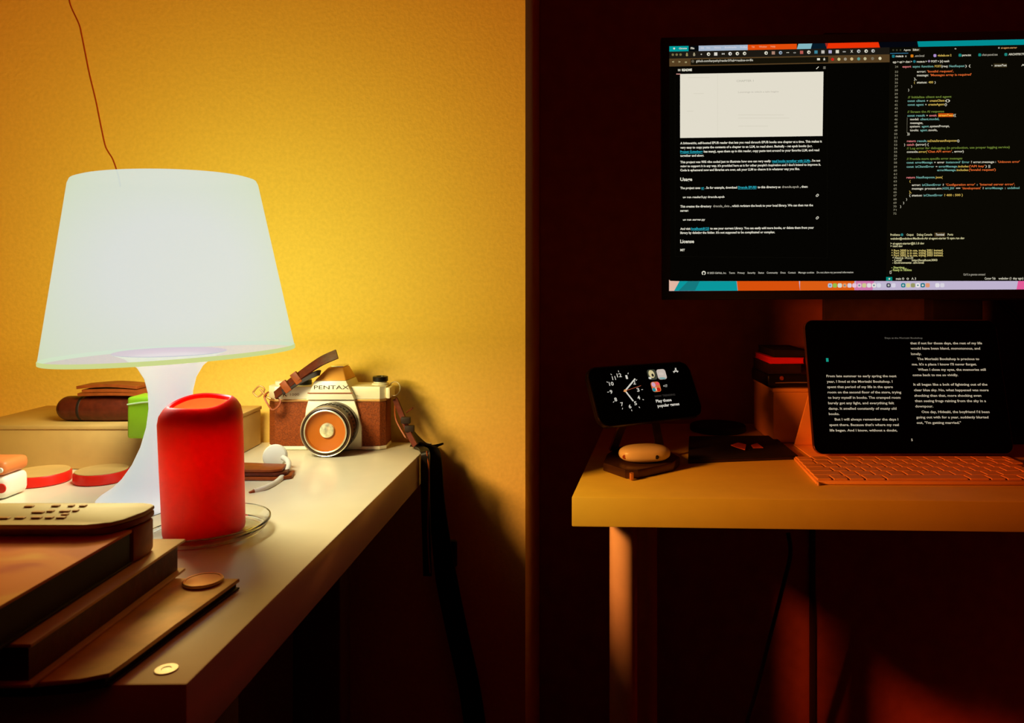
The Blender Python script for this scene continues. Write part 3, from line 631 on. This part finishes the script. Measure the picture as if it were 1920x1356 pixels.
# wallpaper strip and dock
def strip(x0, x1, c, sk=0, off=.0003):
    f0 = lambda x_: 527.3-.0005*(x_-1254); f1 = lambda x_: 545.8-.0045*(x_-1254)
    pr.poly([(x0+sk, f0(x0)), (x1+sk, f0(x1)), (x1, f1(x1)), (x0, f1(x0))], c, off)
strip(1254.5, 2000, (190, 178, 205)); pr.poly([(1254.5, 524.5), (1257, 526.8), (1274, 527.4), (1264, 545.6), (1254.5, 545.7)], (222, 180, 160), .0005)
pr.poly([(1274, 527.3), (1381, 527.3), (1383, 545.2), (1264, 545.6)], (10, 150, 155), .0004); pr.poly([(1290, 527.3), (1312, 527.3), (1303, 545.2), (1272, 545.6)], (20, 120, 125), .0005)
strip(1383.5, 1500, (215, 80, 12), -2, .0004); strip(1500, 1602, (218, 92, 20), 0, .0004); strip(1602, 1636, (205, 120, 170), 3, .0004); strip(1906, 2000, (225, 90, 150), 3, .0004)
cs = [(175, 190, 215), (150, 190, 70), (210, 215, 205), (235, 150, 90), (215, 205, 215), (230, 195, 215), (225, 190, 205), (205, 200, 140), (225, 215, 220), (230, 225, 215), (215, 215, 225), (190, 185, 205), (60, 60, 80), (215, 210, 225), (0, 0, 0), (10, 120, 130), (215, 205, 150), (150, 150, 100), (235, 230, 230), (10, 110, 125), (220, 150, 110), (0, 0, 0), (225, 222, 228), (215, 210, 222)]
for k, c in enumerate(cs):
    if c == (0, 0, 0): continue
    x_ = 1556.3+k*9.15; y_ = 535.4-.002*(x_-1556)
    pr.poly([(x_+a_, y_+b_) for a_, b_ in rrect(8, 8, 2.4, 3)], c, .0006)
    if k % 3 == 0: pr.dot(x_, y_, 1.7, (100, 140, 150), .0008)
    if k in (12, 15, 19): pr.dot(x_, y_, 2, W1, .0008)
pr.build('web_page_print', scr)

# code editor pane
pe = pr = Print(mp)
W2 = (205, 200, 180); OR = (215, 100, 45); YE = (200, 170, 80); TQ = (110, 165, 155); PK = (215, 120, 120); GR = (105, 125, 50); LN = (125, 120, 100)
pr.poly([(1668.5, 89.2), (2000, 82.7), (2000, 526.5), (1661.5, 526.8)], (10, 8, 3), .00035)
def zt_(u, v): return 1640+u/5.22, 50+v/5.22
for k in range(3): pr.dot(1674.8+6.8*k, 94, 1.8, (60, 60, 40))
pr.text('Agents', 1694.5, 1707.5, 95.3, 3.4, W2); pr.rect(1710, 90.6, 1725, 96.2, (60, 50, 30), .0005); pr.text('Editor', 1712, 1723, 95, 3.4, W1, .0008)
pr.text('+', 1789.5, 1793.5, 93.3, 3.6, W2); pr.dot(1873, 89.8, 1.7, G1); pr.text('ai-agent-starter', 1877, 1907, 91.3, 3.4, (205, 150, 90))
pr.line(1669, 100.2, 1703, 99.6, 1, (60, 130, 170))
for x_, c in ((1675, (20, 110, 120)), (1710, (210, 120, 20)), (1753, (170, 140, 200)), (1800, (20, 130, 120)), (1837, (20, 130, 120)), (1886, (30, 130, 120))):
    pr.poly([(x_+a_, 105.5-.016*(x_-1675)+b_) for a_, b_ in rrect(5.4, 5.4, 1.5, 3)], c, .0006)
for t, a_, b_, c in (('route.ts', 1679.5, 1694, W1), ('x', 1697, 1700, W2), ('.env.local', 1715, 1733, G1), ('globals.css 2', 1758, 1784, YE), ('page.tsx', 1804, 1821, W2), ('chat-panel.tsx', 1841, 1871, G1), ('ARCHITECTURE.md', 1891, 1936, W2)):
    pr.text(t, a_, b_, 107.2-.016*(a_-1675), 3.8, c, weight=.03)
for t, a_, b_, c in (('app > api > chat >', 1674, 1710, W2), ('route.ts >', 1719, 1738, W2), ('POST > [o] result', 1746, 1780, W2)): pr.text(t, a_, b_, 118-.014*(a_-1675), 3.8, c, weight=.03)
pr.dot(1714.5, 115.3, 2.6, (30, 110, 120)); pr.dot(1742, 114.8, 2.2, (150, 130, 160))
pr.text('>', 1859, 1861, 124.4, 3, W2); pr.rect(1863, 119, 1888, 126.5, (50, 42, 22), .0005); pr.text('streamText', 1865, 1887.5, 124.6, 4, W1, .0008); pr.text('Aa', 1915, 1925, 124, 4, W2)
def code(org, sc_, v, *segs, num=None):
    y = org+v/sc_
    sl = -.0195+(y-80)*.0000326
    if num: pr.text(num, 1678-(y-130)*.0115, 1684-(y-130)*.0115, y, 3.7, LN)
    for t, a_, b_, c in segs:
        xa, xb = 1640+a_/sc_, 1640+b_/sc_
        pr.text(t, xa, xb, y+sl*(xa-1680)*0.6, 4.0 if len(t) > 1 else 3.6, c, weight=.022)
def ca(v, *s, num=None): code(50, 5.22, v, *s, num=num)
def cb_(v, *s, num=None): code(300, 5.02, v, *s, num=num)
ca(402, ('export', 272, 357, PK), ('async', 372, 445, TQ), ('function', 458, 575, TQ), ('POST', 587, 650, YE), ('(req:', 652, 718, W2), ('NextRequest', 730, 880, TQ), (') {', 885, 938, W2), num='24')
ca(452, ('error:', 413, 500, W2), ("'Invalid request',", 515, 773, OR), num='33')
ca(488, ('message:', 413, 527, W2), ("'Messages array is required'", 545, 948, OR), num='34')
ca(524, ('},', 385, 412, W2), num='35'); ca(558, ('{', 385, 394, YE), ('status:', 413, 512, W2), ('400', 527, 573, YE), ('}', 587, 598, W2), num='36')
ca(594, (')', 357, 366, W2), num='37'); ca(630, ('}', 328, 338, W2), num='38'); ca(668, num='39')
ca(702, ('// Initialize client and agent', 325, 752, GR), num='40')
ca(738, ('const', 322, 395, TQ), ('client', 407, 495, TQ), ('=', 510, 523, W2), ('createClient', 538, 685, YE), ('()', 690, 738, W2), num='41')
ca(775, ('const', 322, 395, TQ), ('agent', 407, 480, TQ), ('=', 495, 508, W2), ('createAgent', 523, 680, YE), ('()', 684, 708, W2), num='42'); ca(810, num='43')
ca(845, ('// Stream the AI response', 320, 680, GR), num='44')
x_, y_ = zt_(622, 848); pr.rect(x_, y_, x_+28, y_+7, (190, 70, 10), .0005)
ca(882, ('const', 320, 393, TQ), ('result', 406, 492, TQ), ('=', 507, 520, W2), ('await', 534, 607, PK), ('streamText', 624, 766, (250, 190, 60)), ('({', 770, 795, W2), num='45')
ca(918, ('model:', 347, 432, W2), ('client.model,', 447, 632, TQ), num='46'); ca(954, ('messages,', 347, 473, W2), num='47')
ca(988, ('system:', 345, 445, W2), ('agent', 460, 530, TQ), ('.systemPrompt,', 535, 732, W2), num='48'); ca(1025, ('tools:', 345, 430, W2), ('agent', 446, 515, TQ), ('.tools,', 520, 615, W2), num='49')
ca(1060, ('})', 318, 343, W2), num='50'); ca(1096, num='51')
pr.line(1701, 220, 1700.5, 249, .5, LN)
ca(1131, ('return', 316, 402, PK), ('result.', 416, 513, TQ), ('toDataStreamResponse', 516, 803, YE), ('()', 807, 830, W2), num='52')
ca(1166, ('}', 288, 298, W2), ('catch', 314, 387, PK), ('(error) {', 402, 528, W2), num='53')
ca(1202, ('// Log error for debugging (in production, use proper logging service)', 314, 1322, GR), num='54')
ca(1236, ('console.', 314, 428, W2), ('error(', 430, 512, YE), ("'Chat API error:'", 516, 755, OR), (', error)', 760, 872, W2), num='55'); ca(1272, num='56')
ca(1306, ('// Provide more specific error messages', 314, 858, GR), num='57')
ca(1341, ('const', 312, 383, TQ), ('errorMessage', 396, 567, TQ), ('=', 583, 597, W2), ('error', 612, 683, W2), ('instanceof', 698, 840, TQ), ('Error', 855, 928, TQ), ('? error.message :', 943, 1187, W2), ("'Unknown error'", 1205, 1420, OR), num='58')
cb_(74, ('const', 300, 368, TQ), ('isClientError', 383, 560, TQ), ('=', 575, 590, W2), ('errorMessage.', 602, 781, TQ), ('includes', 785, 883, YE), ("('API key'", 888, 1036, OR), (') ||', 1042, 1087, W2), num='59')
cb_(108, ('errorMessage.', 588, 768, TQ), ('includes', 772, 880, YE), ("('Invalid request')", 886, 1140, OR), num='60'); cb_(142, num='61')
cb_(175, ('return', 300, 380, PK), ('NextResponse.', 392, 570, TQ), ('json(', 574, 640, YE), num='62'); cb_(210, ('{', 327, 338, YE), num='63')
cb_(246, ('error:', 350, 432, W2), ('isClientError', 447, 625, TQ), ('?', 640, 652, W2), ("'Configuration error'", 670, 945, OR), (':', 962, 968, W2), ("'Internal server error',", 988, 1320, OR), num='64')
cb_(280, ('message:', 350, 460, W2), ('process.env.', 473, 636, W2), ('NODE_ENV', 639, 750, TQ), ('===', 765, 806, W2), ("'development'", 822, 1000, OR), ('?', 1017, 1027, W2), ('errorMessage', 1040, 1208, TQ), (':', 1226, 1232, W2), ('undefined', 1250, 1363, TQ), num='65')
cb_(312, ('},', 325, 348, YE), num='66'); cb_(344, ('{ status:', 325, 447, W2), ('isClientError', 460, 640, TQ), ('? 400 : 500 }', 655, 830, YE), num='67')
cb_(379, (')', 296, 305, W2), num='68'); cb_(413, ('}', 268, 278, W2), num='69'); cb_(447, ('}', 240, 250, W2), num='70'); cb_(480, num='71'); cb_(514, num='72')
pr.rect(1752, 436.2, 1772, 443.6, (70, 55, 30), .0005)
CRM = (205, 198, 150)
cb_(714, ('Problems', 148, 238, CRM), ('Output', 300, 367, CRM), ('Debug Console', 398, 542, CRM), ('Terminal', 575, 655, W1), ('Ports', 687, 738, CRM)); pr.dot(1691.2, 440.3, 2.6, (40, 120, 120))
cb_(750, ('webdev@webdevs-MacBook-Air ai-agent-starter % npm run dev', 148, 845, CRM))
cb_(796, ('> ai-agent-starter@0.1.0 dev', 148, 467, CRM)); cb_(820, ('> next dev', 148, 262, CRM))
for v, t in ((863, '3000 is in use, trying 3001'), (886, '3001 is in use, trying 3002'), (909, '3002 is in use, trying 3003')): cb_(v, ('^ Port '+t+' instead.', 157, 645, (210, 190, 110)))
cb_(932, ('^ Next.js 14.2.33', 167, 362, CRM)); cb_(954, ('- Local:', 167, 257, CRM), ('http://localhost:3003', 350, 590, CRM)); cb_(977, ('- Environments: .env.local', 167, 463, CRM))
cb_(1022, ('- Starting...', 157, 300, (185, 195, 110))); cb_(1046, ('- Ready in 1856ms', 157, 348, (185, 195, 110)))
pr.rect(1668.3, 508, 1671.4, 513.5, W2, .0005); pr.rect(1669, 508.8, 1670.7, 512.7, (10, 8, 3), .0007)
cb_(1090, ('Ctrl K to generate command', 835, 1040, G1))
pr.rect(1661.5, 519.5, 1673, 526.5, (0, 140, 125), .0005); pr.dot(1667.5, 523, 1.6, W1, .0008)
cb_(1128, ('main', 200, 248, W2), ('0 ', 258, 278, W2), ('0', 300, 322, W2), ('A 3', 345, 390, W2), ('Cursor Tab', 1035, 1138, W2), ('webdev (1 day ago)', 1165, 1400, W2))
pr.build('code_editor_print', scr)

# ------------------------------------------------------------------ tablet and keyboard
zb, zt2 = 1.055, 1.1025
tb0, tb1 = P(1527, 852, zb), P(1902, 852, zb); tt0 = P(1508.5, 600, zt2); tt1 = P(1884, 601, zt2)
tp = Plane(tb0, tb1-tb0, tt0-tb0)
tab = thing('tablet', 'black tablet showing two pages of a book, propped on white keyboard', 'tablet', ((tb0.x+tb1.x)/2, zb+.02, RT+.02))
tw, thh = (tb1-tb0).length, (tt0-tb0).dot(tp.u)
ctr = tb0+tp.r*tw/2+tp.u*thh/2
def rpoly(pl, c_, w_, h_, r, off=0, n=6): return [c_+pl.r*a_+pl.u*b_+pl.n*off for a_, b_ in rrect(w_, h_, r, n)]
bm = NB(); prism(bm, rpoly(tp, ctr, tw, thh, .012), -tp.n*.006, .0008); obj('casing', bm, mat('tablet_aluminium', (.45, .2, .12), .3, .9), tab)
bm = NB(); prism(bm, rpoly(tp, ctr, tw-.0016, thh-.0016, .0115, .0004), -tp.n*.0003); ts = obj('screen', bm, M_glassblk, tab, smooth=False)
pr = Print(tp); CT = (186, 172, 148)
def tt(t, a_, b_, v, c=CT, cap=4.4, wt=.02): pr.text(t, 1480+a_/3.989, 1480+b_/3.989, 580+v/3.989, cap, c, weight=wt)
tt('Days at the Morisaki Bookshop', 715, 997, 221, (110, 105, 95), 3.2, .0); tt('1', 276, 294, 392, (20, 150, 130), 6.5)
for t, a_, b_, v in (('From late summer to early spring the next', 278, 802, 508), ('year, I lived at the Morisaki Bookshop. I', 281, 772, 549), ('spent that period of my life in the spare', 284, 775, 589), ('room on the second floor of the store, trying', 287, 837, 629), ('to bury myself in books. The cramped room', 289, 832, 669), ('barely got any light, and everything felt', 291, 784, 710), ('damp. It smelled constantly of musty old', 294, 802, 751), ('books.', 296, 375, 791), ('But I will always remember the days I', 340, 815, 832), ("spent there. Because that's where my real", 300, 820, 873), ('life began. And I know, without a doubt,', 303, 808, 914),
                    ('that if not for those days, the rest of my life', 905, 1442, 262), ('would have been bland, monotonous, and', 908, 1428, 301), ('lonely.', 911, 988, 342), ('The Morisaki Bookshop is precious to', 957, 1421, 380), ("me. It's a place I know I'll never forget.", 918, 1402, 420), ('When I close my eyes, the memories still', 962, 1470, 460), ('come back to me so vividly.', 923, 1263, 500), ('It all began like a bolt of lightning out of the', 929, 1482, 571), ('clear blue sky. No, what happened was more', 933, 1491, 613), ('shocking than that, more shocking even', 936, 1436, 654), ('than seeing frogs raining from the sky in a', 940, 1472, 694), ('downpour.', 943, 1077, 734), ("One day, Hideaki, the boyfriend I'd been", 990, 1498, 776), ('going out with for a year, suddenly blurted', 950, 1490, 816), ('out, "I\'m getting married."', 953, 1285, 857), ('5', 912, 924, 986)):
    tt(t, a_, b_, v)
pr.build('page_print', ts)

KH = .0042
kb = thing('keyboard', 'white keyboard folio with low keys in front of the tablet', 'keyboard', ((tb0.x+tb1.x)/2, .96, RT))
k0 = T(1530, 909, RT+.0005); k1 = T(1530, 909, RT+.0005)+V((.30, -.004, 0))
kd = V((.010, .124, 0))
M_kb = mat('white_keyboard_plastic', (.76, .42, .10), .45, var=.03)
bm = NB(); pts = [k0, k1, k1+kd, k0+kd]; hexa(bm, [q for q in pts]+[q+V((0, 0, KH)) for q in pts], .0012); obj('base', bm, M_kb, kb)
# hinge ledge the tablet stands on and the back leaf
lm = ctr-tp.n*.0075-tp.u*.012-tp.r*tw/2+tp.r*.001
lw = tw-.006
pl = [lm, lm+V((0, .0028, 0)), V((lm.x-.004, 1.139, RT+.0030)), V((lm.x-.004, 1.135, RT+.0030))]
bm = NB(); prism(bm, pl, (lw, 0, 0), .0008); obj('back_leaf', bm, M_kb, kb)
bm = NB(); box(bm, lm.x-.004, lm.x+lw, 1.052, 1.141, RT+.0006, RT+.0028, .0006); obj('rear_leaf', bm, M_kb, kb)
pm = NB(); box(pm, -.5, .5, -.5, .5, 0, 1, 0)
# keys: six rows, individual parts sharing meshes
rowsy = [k0.y+.0030+.0198*k for k in range(6)]
kmesh = {}
def key(x0, w_, y0, d_k):
    kk = (round(w_, 4), round(d_k, 4))
    if kk not in kmesh:
        bm = NB(); box(bm, 0, w_, 0, d_k, 0, .0022, .0005, 1)
        me = bpy.data.meshes.new('key'); bm.to_mesh(me); bm.free(); me.materials.append(M_kb); kmesh[kk] = me
    o = bpy.data.objects.new('key', kmesh[kk]); COL.objects.link(o); o.parent = kb
    o.location = V((x0, y0, RT+.0005+KH+.0002))-kb.location
pm.free()
lay = [[1, 1, 1, 1.3, 5.1, 1.3, 1, 1, 1, 1], [1.9]+[1]*10+[1.7, 1], [1.6]+[1]*13, [1.3]+[1]*13, [1]*15, [1.1]*14]
for r_i, rw in enumerate(lay):
    xx = k0.x+.003+.0015*r_i; dk = .0172
    for wk in rw:
        wq = wk*.0195
        if xx+wq > k1.x-.002: wq = k1.x-.001-xx
        if wq < .006: break
        key(xx, wq-.0030, rowsy[r_i]-.0008*0, dk); xx += wq
bm = NB(); lathe(bm, [(0, 0), (.0016, 0), (.0016, .004), (0, .0042)], (k0.x+.002, k0.y-.0024, RT+.0003), n=14); obj('corner_foot', bm, M_cream, kb)

# ------------------------------------------------------------------ phone on charging stand
psi, al = math.radians(30), math.radians(27)
pr_ = V((math.cos(psi), math.sin(psi), 0)); bk = V((-math.sin(psi), math.cos(psi), 0)); pu = V((0, 0, 1))*math.cos(al)+bk*math.sin(al)
PW, PH = .163, .078
pc_ = P(1212, 736, 1.0)
pp_ = Plane(pc_, pr_, pu)
ph = thing('phone', 'black phone lying sideways on its stand, showing clock face and widgets', 'phone', tuple(pc_-pp_.u*PH/2))
bm = NB(); prism(bm, rpoly(pp_, pc_, PW, PH, .013), -pp_.n*.008, .0016, 3); obj('casing', bm, mat('dark_titanium', (.03, .015, .008), .35, .8), ph)
bm = NB(); prism(bm, rpoly(pp_, pc_, PW-.003, PH-.003, .012, .0004), -pp_.n*.0003); psn = obj('screen', bm, M_glassblk, ph, smooth=False)
pr = Print(pp_); WC = (205, 200, 188)
def q7(a_, b_): return 1100+a_/6.78, 620+b_/6.78
for t, a_, b_ in (('12', 420, 570), ('1', 515, 592), ('2', 612, 662), ('3', 660, 755), ('4', 668, 853), ('5', 627, 925), ('6', 557, 966), ('7', 455, 937), ('8', 375, 877), ('9', 317, 780), ('10', 320, 678), ('11', 352, 605)):
    x_, y_ = q7(a_, b_); hw = 4.4 if len(t) == 2 else 2.5
    if t in ('1', '11'): hw *= .75
    pr.text(t, x_-hw, x_+hw, y_+3.4, 7.0, WC, weight=.02)
for a_, b_ in ((405, 518), (527, 545), (633, 630), (705, 750), (718, 878), (670, 975), (573, 1015), (455, 992), (343, 907), (273, 782), (262, 655), (312, 558)):
    x_, y_ = q7(a_, b_); cx_, cy_ = q7(490, 765); d = V((x_-cx_, y_-cy_)).normalized()*1.5
    pr.line(x_-d.x, y_-d.y, x_+d.x, y_+d.y, 1.1, WC)
pr.line(*q7(490, 765), *q7(617, 612), 2.9, WC, .0008); pr.line(*q7(490, 765), *q7(593, 897), 2.5, WC, .0008)
pr.line(*q7(465, 775), *q7(690, 700), .7, (190, 90, 60), .0010); pr.dot(*q7(490, 765), 2.7, (215, 150, 90), .0011)
def icon(a_, b_, cols):
    x_, y_ = q7(a_, b_); n = len(cols)
    out = [(p_*1.0+q_*-.30*-1, q_-p_*.1) for p_, q_ in rrect(17, 19, 5, 5)]
    out = [(p_+q_*.28, q_-.08*p_) for p_, q_ in rrect(16.5, 19, 4.5, 5)]
    pr.poly([(x_+p_, y_+q_) for p_, q_ in out], cols[0], .0006)
    for k, (dx, dy, rx, ry, c) in enumerate(cols[1:]): pr.poly([(x_+dx+rx*math.cos(2*PI*j/14)+ry*.28*math.sin(2*PI*j/14), y_+dy+ry*math.sin(2*PI*j/14)) for j in range(14)], c, .0008+.0002*k)
icon(832, 560, [(60, 62, 50), (-1, -1, 5.5, 7.5, (205, 190, 140)), (1, 1, 2.2, 3, (40, 35, 30)), (-4, 6.5, 2.8, 2, (210, 205, 195))])
icon(953, 556, [(196, 182, 170), (1.5, 7.5, 6.5, 1.8, (120, 160, 160)), (-1, -1, 5, 2.6, (206, 192, 180))])
icon(880, 715, [(205, 110, 60), (-4.5, -4, 3.6, 4.6, (205, 160, 185)), (-3.5, 5.5, 3.2, 3.6, (30, 140, 150)), (5, 5, 3.6, 3.6, (190, 30, 10)), (3, -6, 3.4, 3, (230, 80, 90)), (.5, 4, 1.1, 3.8, (220, 205, 190))])
x_, y_ = q7(978, 722); pr.text('+17', x_, x_+8, y_-.2, 4.6, WC)
x_, y_ = q7(870, 848); pr.text('NOW TRENDING', x_, x_+39, y_, 3.6, (55, 50, 46))
x_, y_ = q7(885, 915); pr.text('Play these', x_, x_+30, y_, 5.4, WC, weight=.03)
x_, y_ = q7(905, 975); pr.text('popular games', x_, x_+42, y_, 5.4, WC, weight=.03)
x_, y_ = q7(1130, 510); pr.line(x_-3.2, y_+4, x_+1, y_-5, 1.5, WC); pr.line(x_+4.2, y_+3.2, x_-1, y_-5, 1.5, WC); pr.line(x_-4.8, y_+1.6, x_+5.4, y_+1, 1.4, WC)
pr.build('clock_face_print', psn)

st = thing('charging_stand', 'dark faceted charging stand holding the phone', 'stand', tuple(T(1190, 870, RT).xy)+(RT,))
hb_ = .011
top_px = [(1131, 868), (1172, 882), (1196, 882), (1262, 868), (1275, 858), (1245, 840), (1160, 838), (1138, 852)]
bp_ = [T(a_, b_, RT+hb_) for a_, b_ in top_px]
M_st = mat('dark_bronze_metal', (.10, .045, .02), .35, .7)
bm = NB(); prism(bm, [V((q.x, q.y, RT+.0006)) for q in bp_], (0, 0, hb_), .0015); obj('base_plate', bm, M_st, st)
back_c = pc_-pp_.n*.0095
def arm(x_px, tgt):
    f = T(x_px, 846, RT+hb_)+V((0, 0, .0014)); return f
for (fx, dx) in ((1150, -.030), (1238, .012)):
    f = T(fx, 845, RT+hb_); f.z += .0016; tg = back_c+pp_.r*dx-pp_.u*.024-pp_.n*.002
    bm = NB(); ribbon(bm, [f, f.lerp(tg, .5)+V((0, .008, 0)), tg], V((1, .35, 0)), lambda t: .012-.003*t, .004); obj('arm', bm, mat('orange_lit_arm', (.5, .25, .08), .3, .9) if fx == 1150 else M_st, st)  # left arm: orange lamplight is put into its metal colour
bm = NB(); lathe(bm, [(0, 0), (.027, 0), (.028, .001), (.028, .005), (.0, .005)], back_c+pp_.n*.0010, -pp_.n, n=40); obj('magnet_disc', bm, M_st, st)
bm = NB(); c = T(1184, 884, RT+hb_); lathe(bm, [(0, 0), (.0028, 0), (.0028, .0080), (0, .0088)], (c.x, c.y-.0005, RT+.0012), n=18); obj('corner_post', bm, mat('copper', (.7, .3, .1), .3, .9), st)
# earbud case
c = T(1209, 868, RT+hb_); CC = V((c.x, c.y+.004, RT+hb_+.0118))
def superell(bm, c_, ax_, by_, cz_, e=2.6, nu=40, nv=20, yaw=0):
    f = lambda w_, p: math.copysign(abs(w_)**(2/p), w_)
    rings = []
    for i in range(nv+1):
        ph_ = -PI/2+PI*i/nv; ring_ = []
        for j in range(nu):
            th_ = 2*PI*j/nu
            x_ = ax_*f(math.cos(ph_), e)*f(math.cos(th_), 2.4); y_ = by_*f(math.cos(ph_), e)*f(math.sin(th_), 2.4); z_ = cz_*f(math.sin(ph_), e)
            ring_.append(bm.verts.new(c_+V((x_*math.cos(yaw)-y_*math.sin(yaw), x_*math.sin(yaw)+y_*math.cos(yaw), z_))))
        rings.append(ring_)
    for a_, b_ in zip(rings, rings[1:]):
        for j in range(nu): bm.faces.new((a_[j], a_[(j+1) % nu], b_[(j+1) % nu], b_[j]))
    bmesh.ops.remove_doubles(bm, verts=bm.verts, dist=1e-5)
ebc = thing('earbud_case', 'white pill-shaped earbud case lying on the charging stand', 'case', (CC.x, CC.y, RT+hb_))
bm = NB(); superell(bm, CC, .0335, .0195, .0108, yaw=math.radians(10)); obj('shell', bm, mat('earbud_white', (.66, .52, .22), .3, var=.02), ebc)
for a_, b_, r_a, m_ in ((1171, 857, 3.6, M_brown2), (1232, 857.5, 3.4, M_black)):
    # small badge on the front of the case
    d = V(((a_-CX)/F, 1, -(b_-HY)/F)); best = None
    cam0 = V((0, 0, CH))
    for k in range(400):
        p_ = cam0+d*(.85+.0004*k); l_ = p_-CC; yw = math.radians(10)
        lx_ = l_.x*math.cos(yw)+l_.y*math.sin(yw); ly_ = -l_.x*math.sin(yw)+l_.y*math.cos(yw)
        val = (abs(lx_/.0335)**2.4+abs(ly_/.0195)**2.4)**(2.6/2.4)+abs(l_.z/.0108)**2.6
        if val <= 1: best = p_; break
    if best:
        nn_ = V(((best-CC).x*.15, -.019, (best-CC).z)).normalized()
        bm = NB(); lathe(bm, [(0, -.001), (.0026, -.001), (.0026, .0003), (.0018, .0005), (0, .0005)], best, nn_, n=20)
        obj('badge' if a_ == 1171 else 'status_light', bm, m_, ebc)

# ------------------------------------------------------------------ other things on the right desk
bm = NB(); c = T(1346, 807, RT); R2 = .0450
lathe(bm, [(0, .0005), (R2-.001, .0005), (R2, .0015), (R2, .0080), (R2-.0015, .0095), (0, .0095)], (c.x, c.y, RT), n=48)
obj('display_base', bm, M_blackm, label='empty dark round base at the back of the monitor desk', cat='display base', group='round display bases')
nbp = [T(1248, 868, RT), T(1285, 871, RT), T(1498, 863, RT), T(1450, 822, RT), T(1262, 824, RT)]
nbp[0] = T(1290, 870, RT); nbp[1] = T(1496, 862, RT); nbp = [nbp[0], nbp[1], T(1450, 824, RT), T(1292, 825, RT)]
nb_ = thing('notebook', 'flat black notebook on the monitor desk beside the phone stand', 'notebook', (nbp[0].lerp(nbp[2], .5).x, nbp[0].lerp(nbp[2], .5).y, RT))
bm = NB(); prism(bm, [q+V((0, 0, .0006)) for q in nbp], (0, 0, .0035), .0006); obj('pages', bm, M_bookb, nb_)
bm = NB(); prism(bm, [q+V((0, 0, .0042)) for q in nbp], (0, 0, .0018), .0006); obj('cover', bm, M_blackm, nb_)
for tri, lb in (([(1370, 836), (1384, 831.5), (1399, 835), (1397, 845), (1380, 840)], 'larger curled red paper scrap on the black notebook'), ([(1408, 836), (1420, 832.5), (1431, 841), (1412, 841.5)], 'smaller red paper scrap on the black notebook')):
    bm = NB(); prism(bm, [T(a_, b_, RT+.0064)+V((0, 0, .0005)) for a_, b_ in tri], (0, 0, .0008)); obj('paper_scrap', bm, mat('red_orange_paper', (.85, .2, .06), .7), label=lb, cat='paper')
# carton with black device and books on it
cz = 1.16; fx0, fx1 = at_x(1450, cz), at_x(1556, cz)
cx_ = thing('storage_box', 'white storage box behind the tablet, red-lit, with gadgets on top', 'box', ((fx0+fx1)/2, cz+.06, RT))
htop = CH-(728-HY)/F*cz
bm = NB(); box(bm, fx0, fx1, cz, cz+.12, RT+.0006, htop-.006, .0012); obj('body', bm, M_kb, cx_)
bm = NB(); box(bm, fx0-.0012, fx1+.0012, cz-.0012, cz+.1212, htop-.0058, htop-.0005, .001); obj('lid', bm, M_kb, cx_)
x0, x1 = at_x(1440, cz), at_x(1545, cz)
dv = thing('gadget', 'black flat gadget with drawn glint line lying on the storage box', 'device', ((x0+x1)/2, cz+.05, htop))
bm = NB(); box(bm, x0, x1, cz+.004, cz+.105, htop+.0003, htop+.020, .004, 3); obj('body', bm, M_black, dv)
bm = NB(); tube(bm, [(x0+.012, cz+.0035, htop+.0075), ((x0+x1)/2, cz+.0030, htop+.0082), (x1-.012, cz+.0035, htop+.0078)], .0007, 6); obj('glint_line', bm, M_chrome, dv)  # glint on the black body, modelled as a bright thread
bm = NB(); lathe(bm, [(0, 0), (.0032, 0), (.0030, .001), (0, .0012)], (at_x(1467, cz), cz+.0036, htop+.0145), (0, -1, 0), n=18); obj('button', bm, M_brown2, dv)
zz = htop+.0205
for k, (m_, hgt, lb, ex) in enumerate(((M_bookb, .015, 'lowest dark book on the black gadget beside the tablet', 0), (M_red, .0095, 'thin red book between two dark ones beside the tablet', 4), (M_blackm, .011, 'uppermost dark book of the small stack beside the tablet', 10))):
    book('book', lb, at_x(1442+ex, cz), at_x(1506+ex, cz), cz+.006, cz+.10, zz, zz+hgt, m_, m_ if k != 1 else M_red, over=.001, ct=.0015); zz += hgt+.0003
# loose cable at the far right behind the monitor
bm = NB(); tube(bm, [P(1868, 556, 1.30), P(1890, 580, 1.30), P(1908, 600, 1.30), P(1925, 640, 1.30), P(1930, 700, 1.30), P(1925, 760, 1.30)], .004, 10)
obj('cable', bm, M_black, label='black cable drooping behind the right side of the tablet', cat='cable')
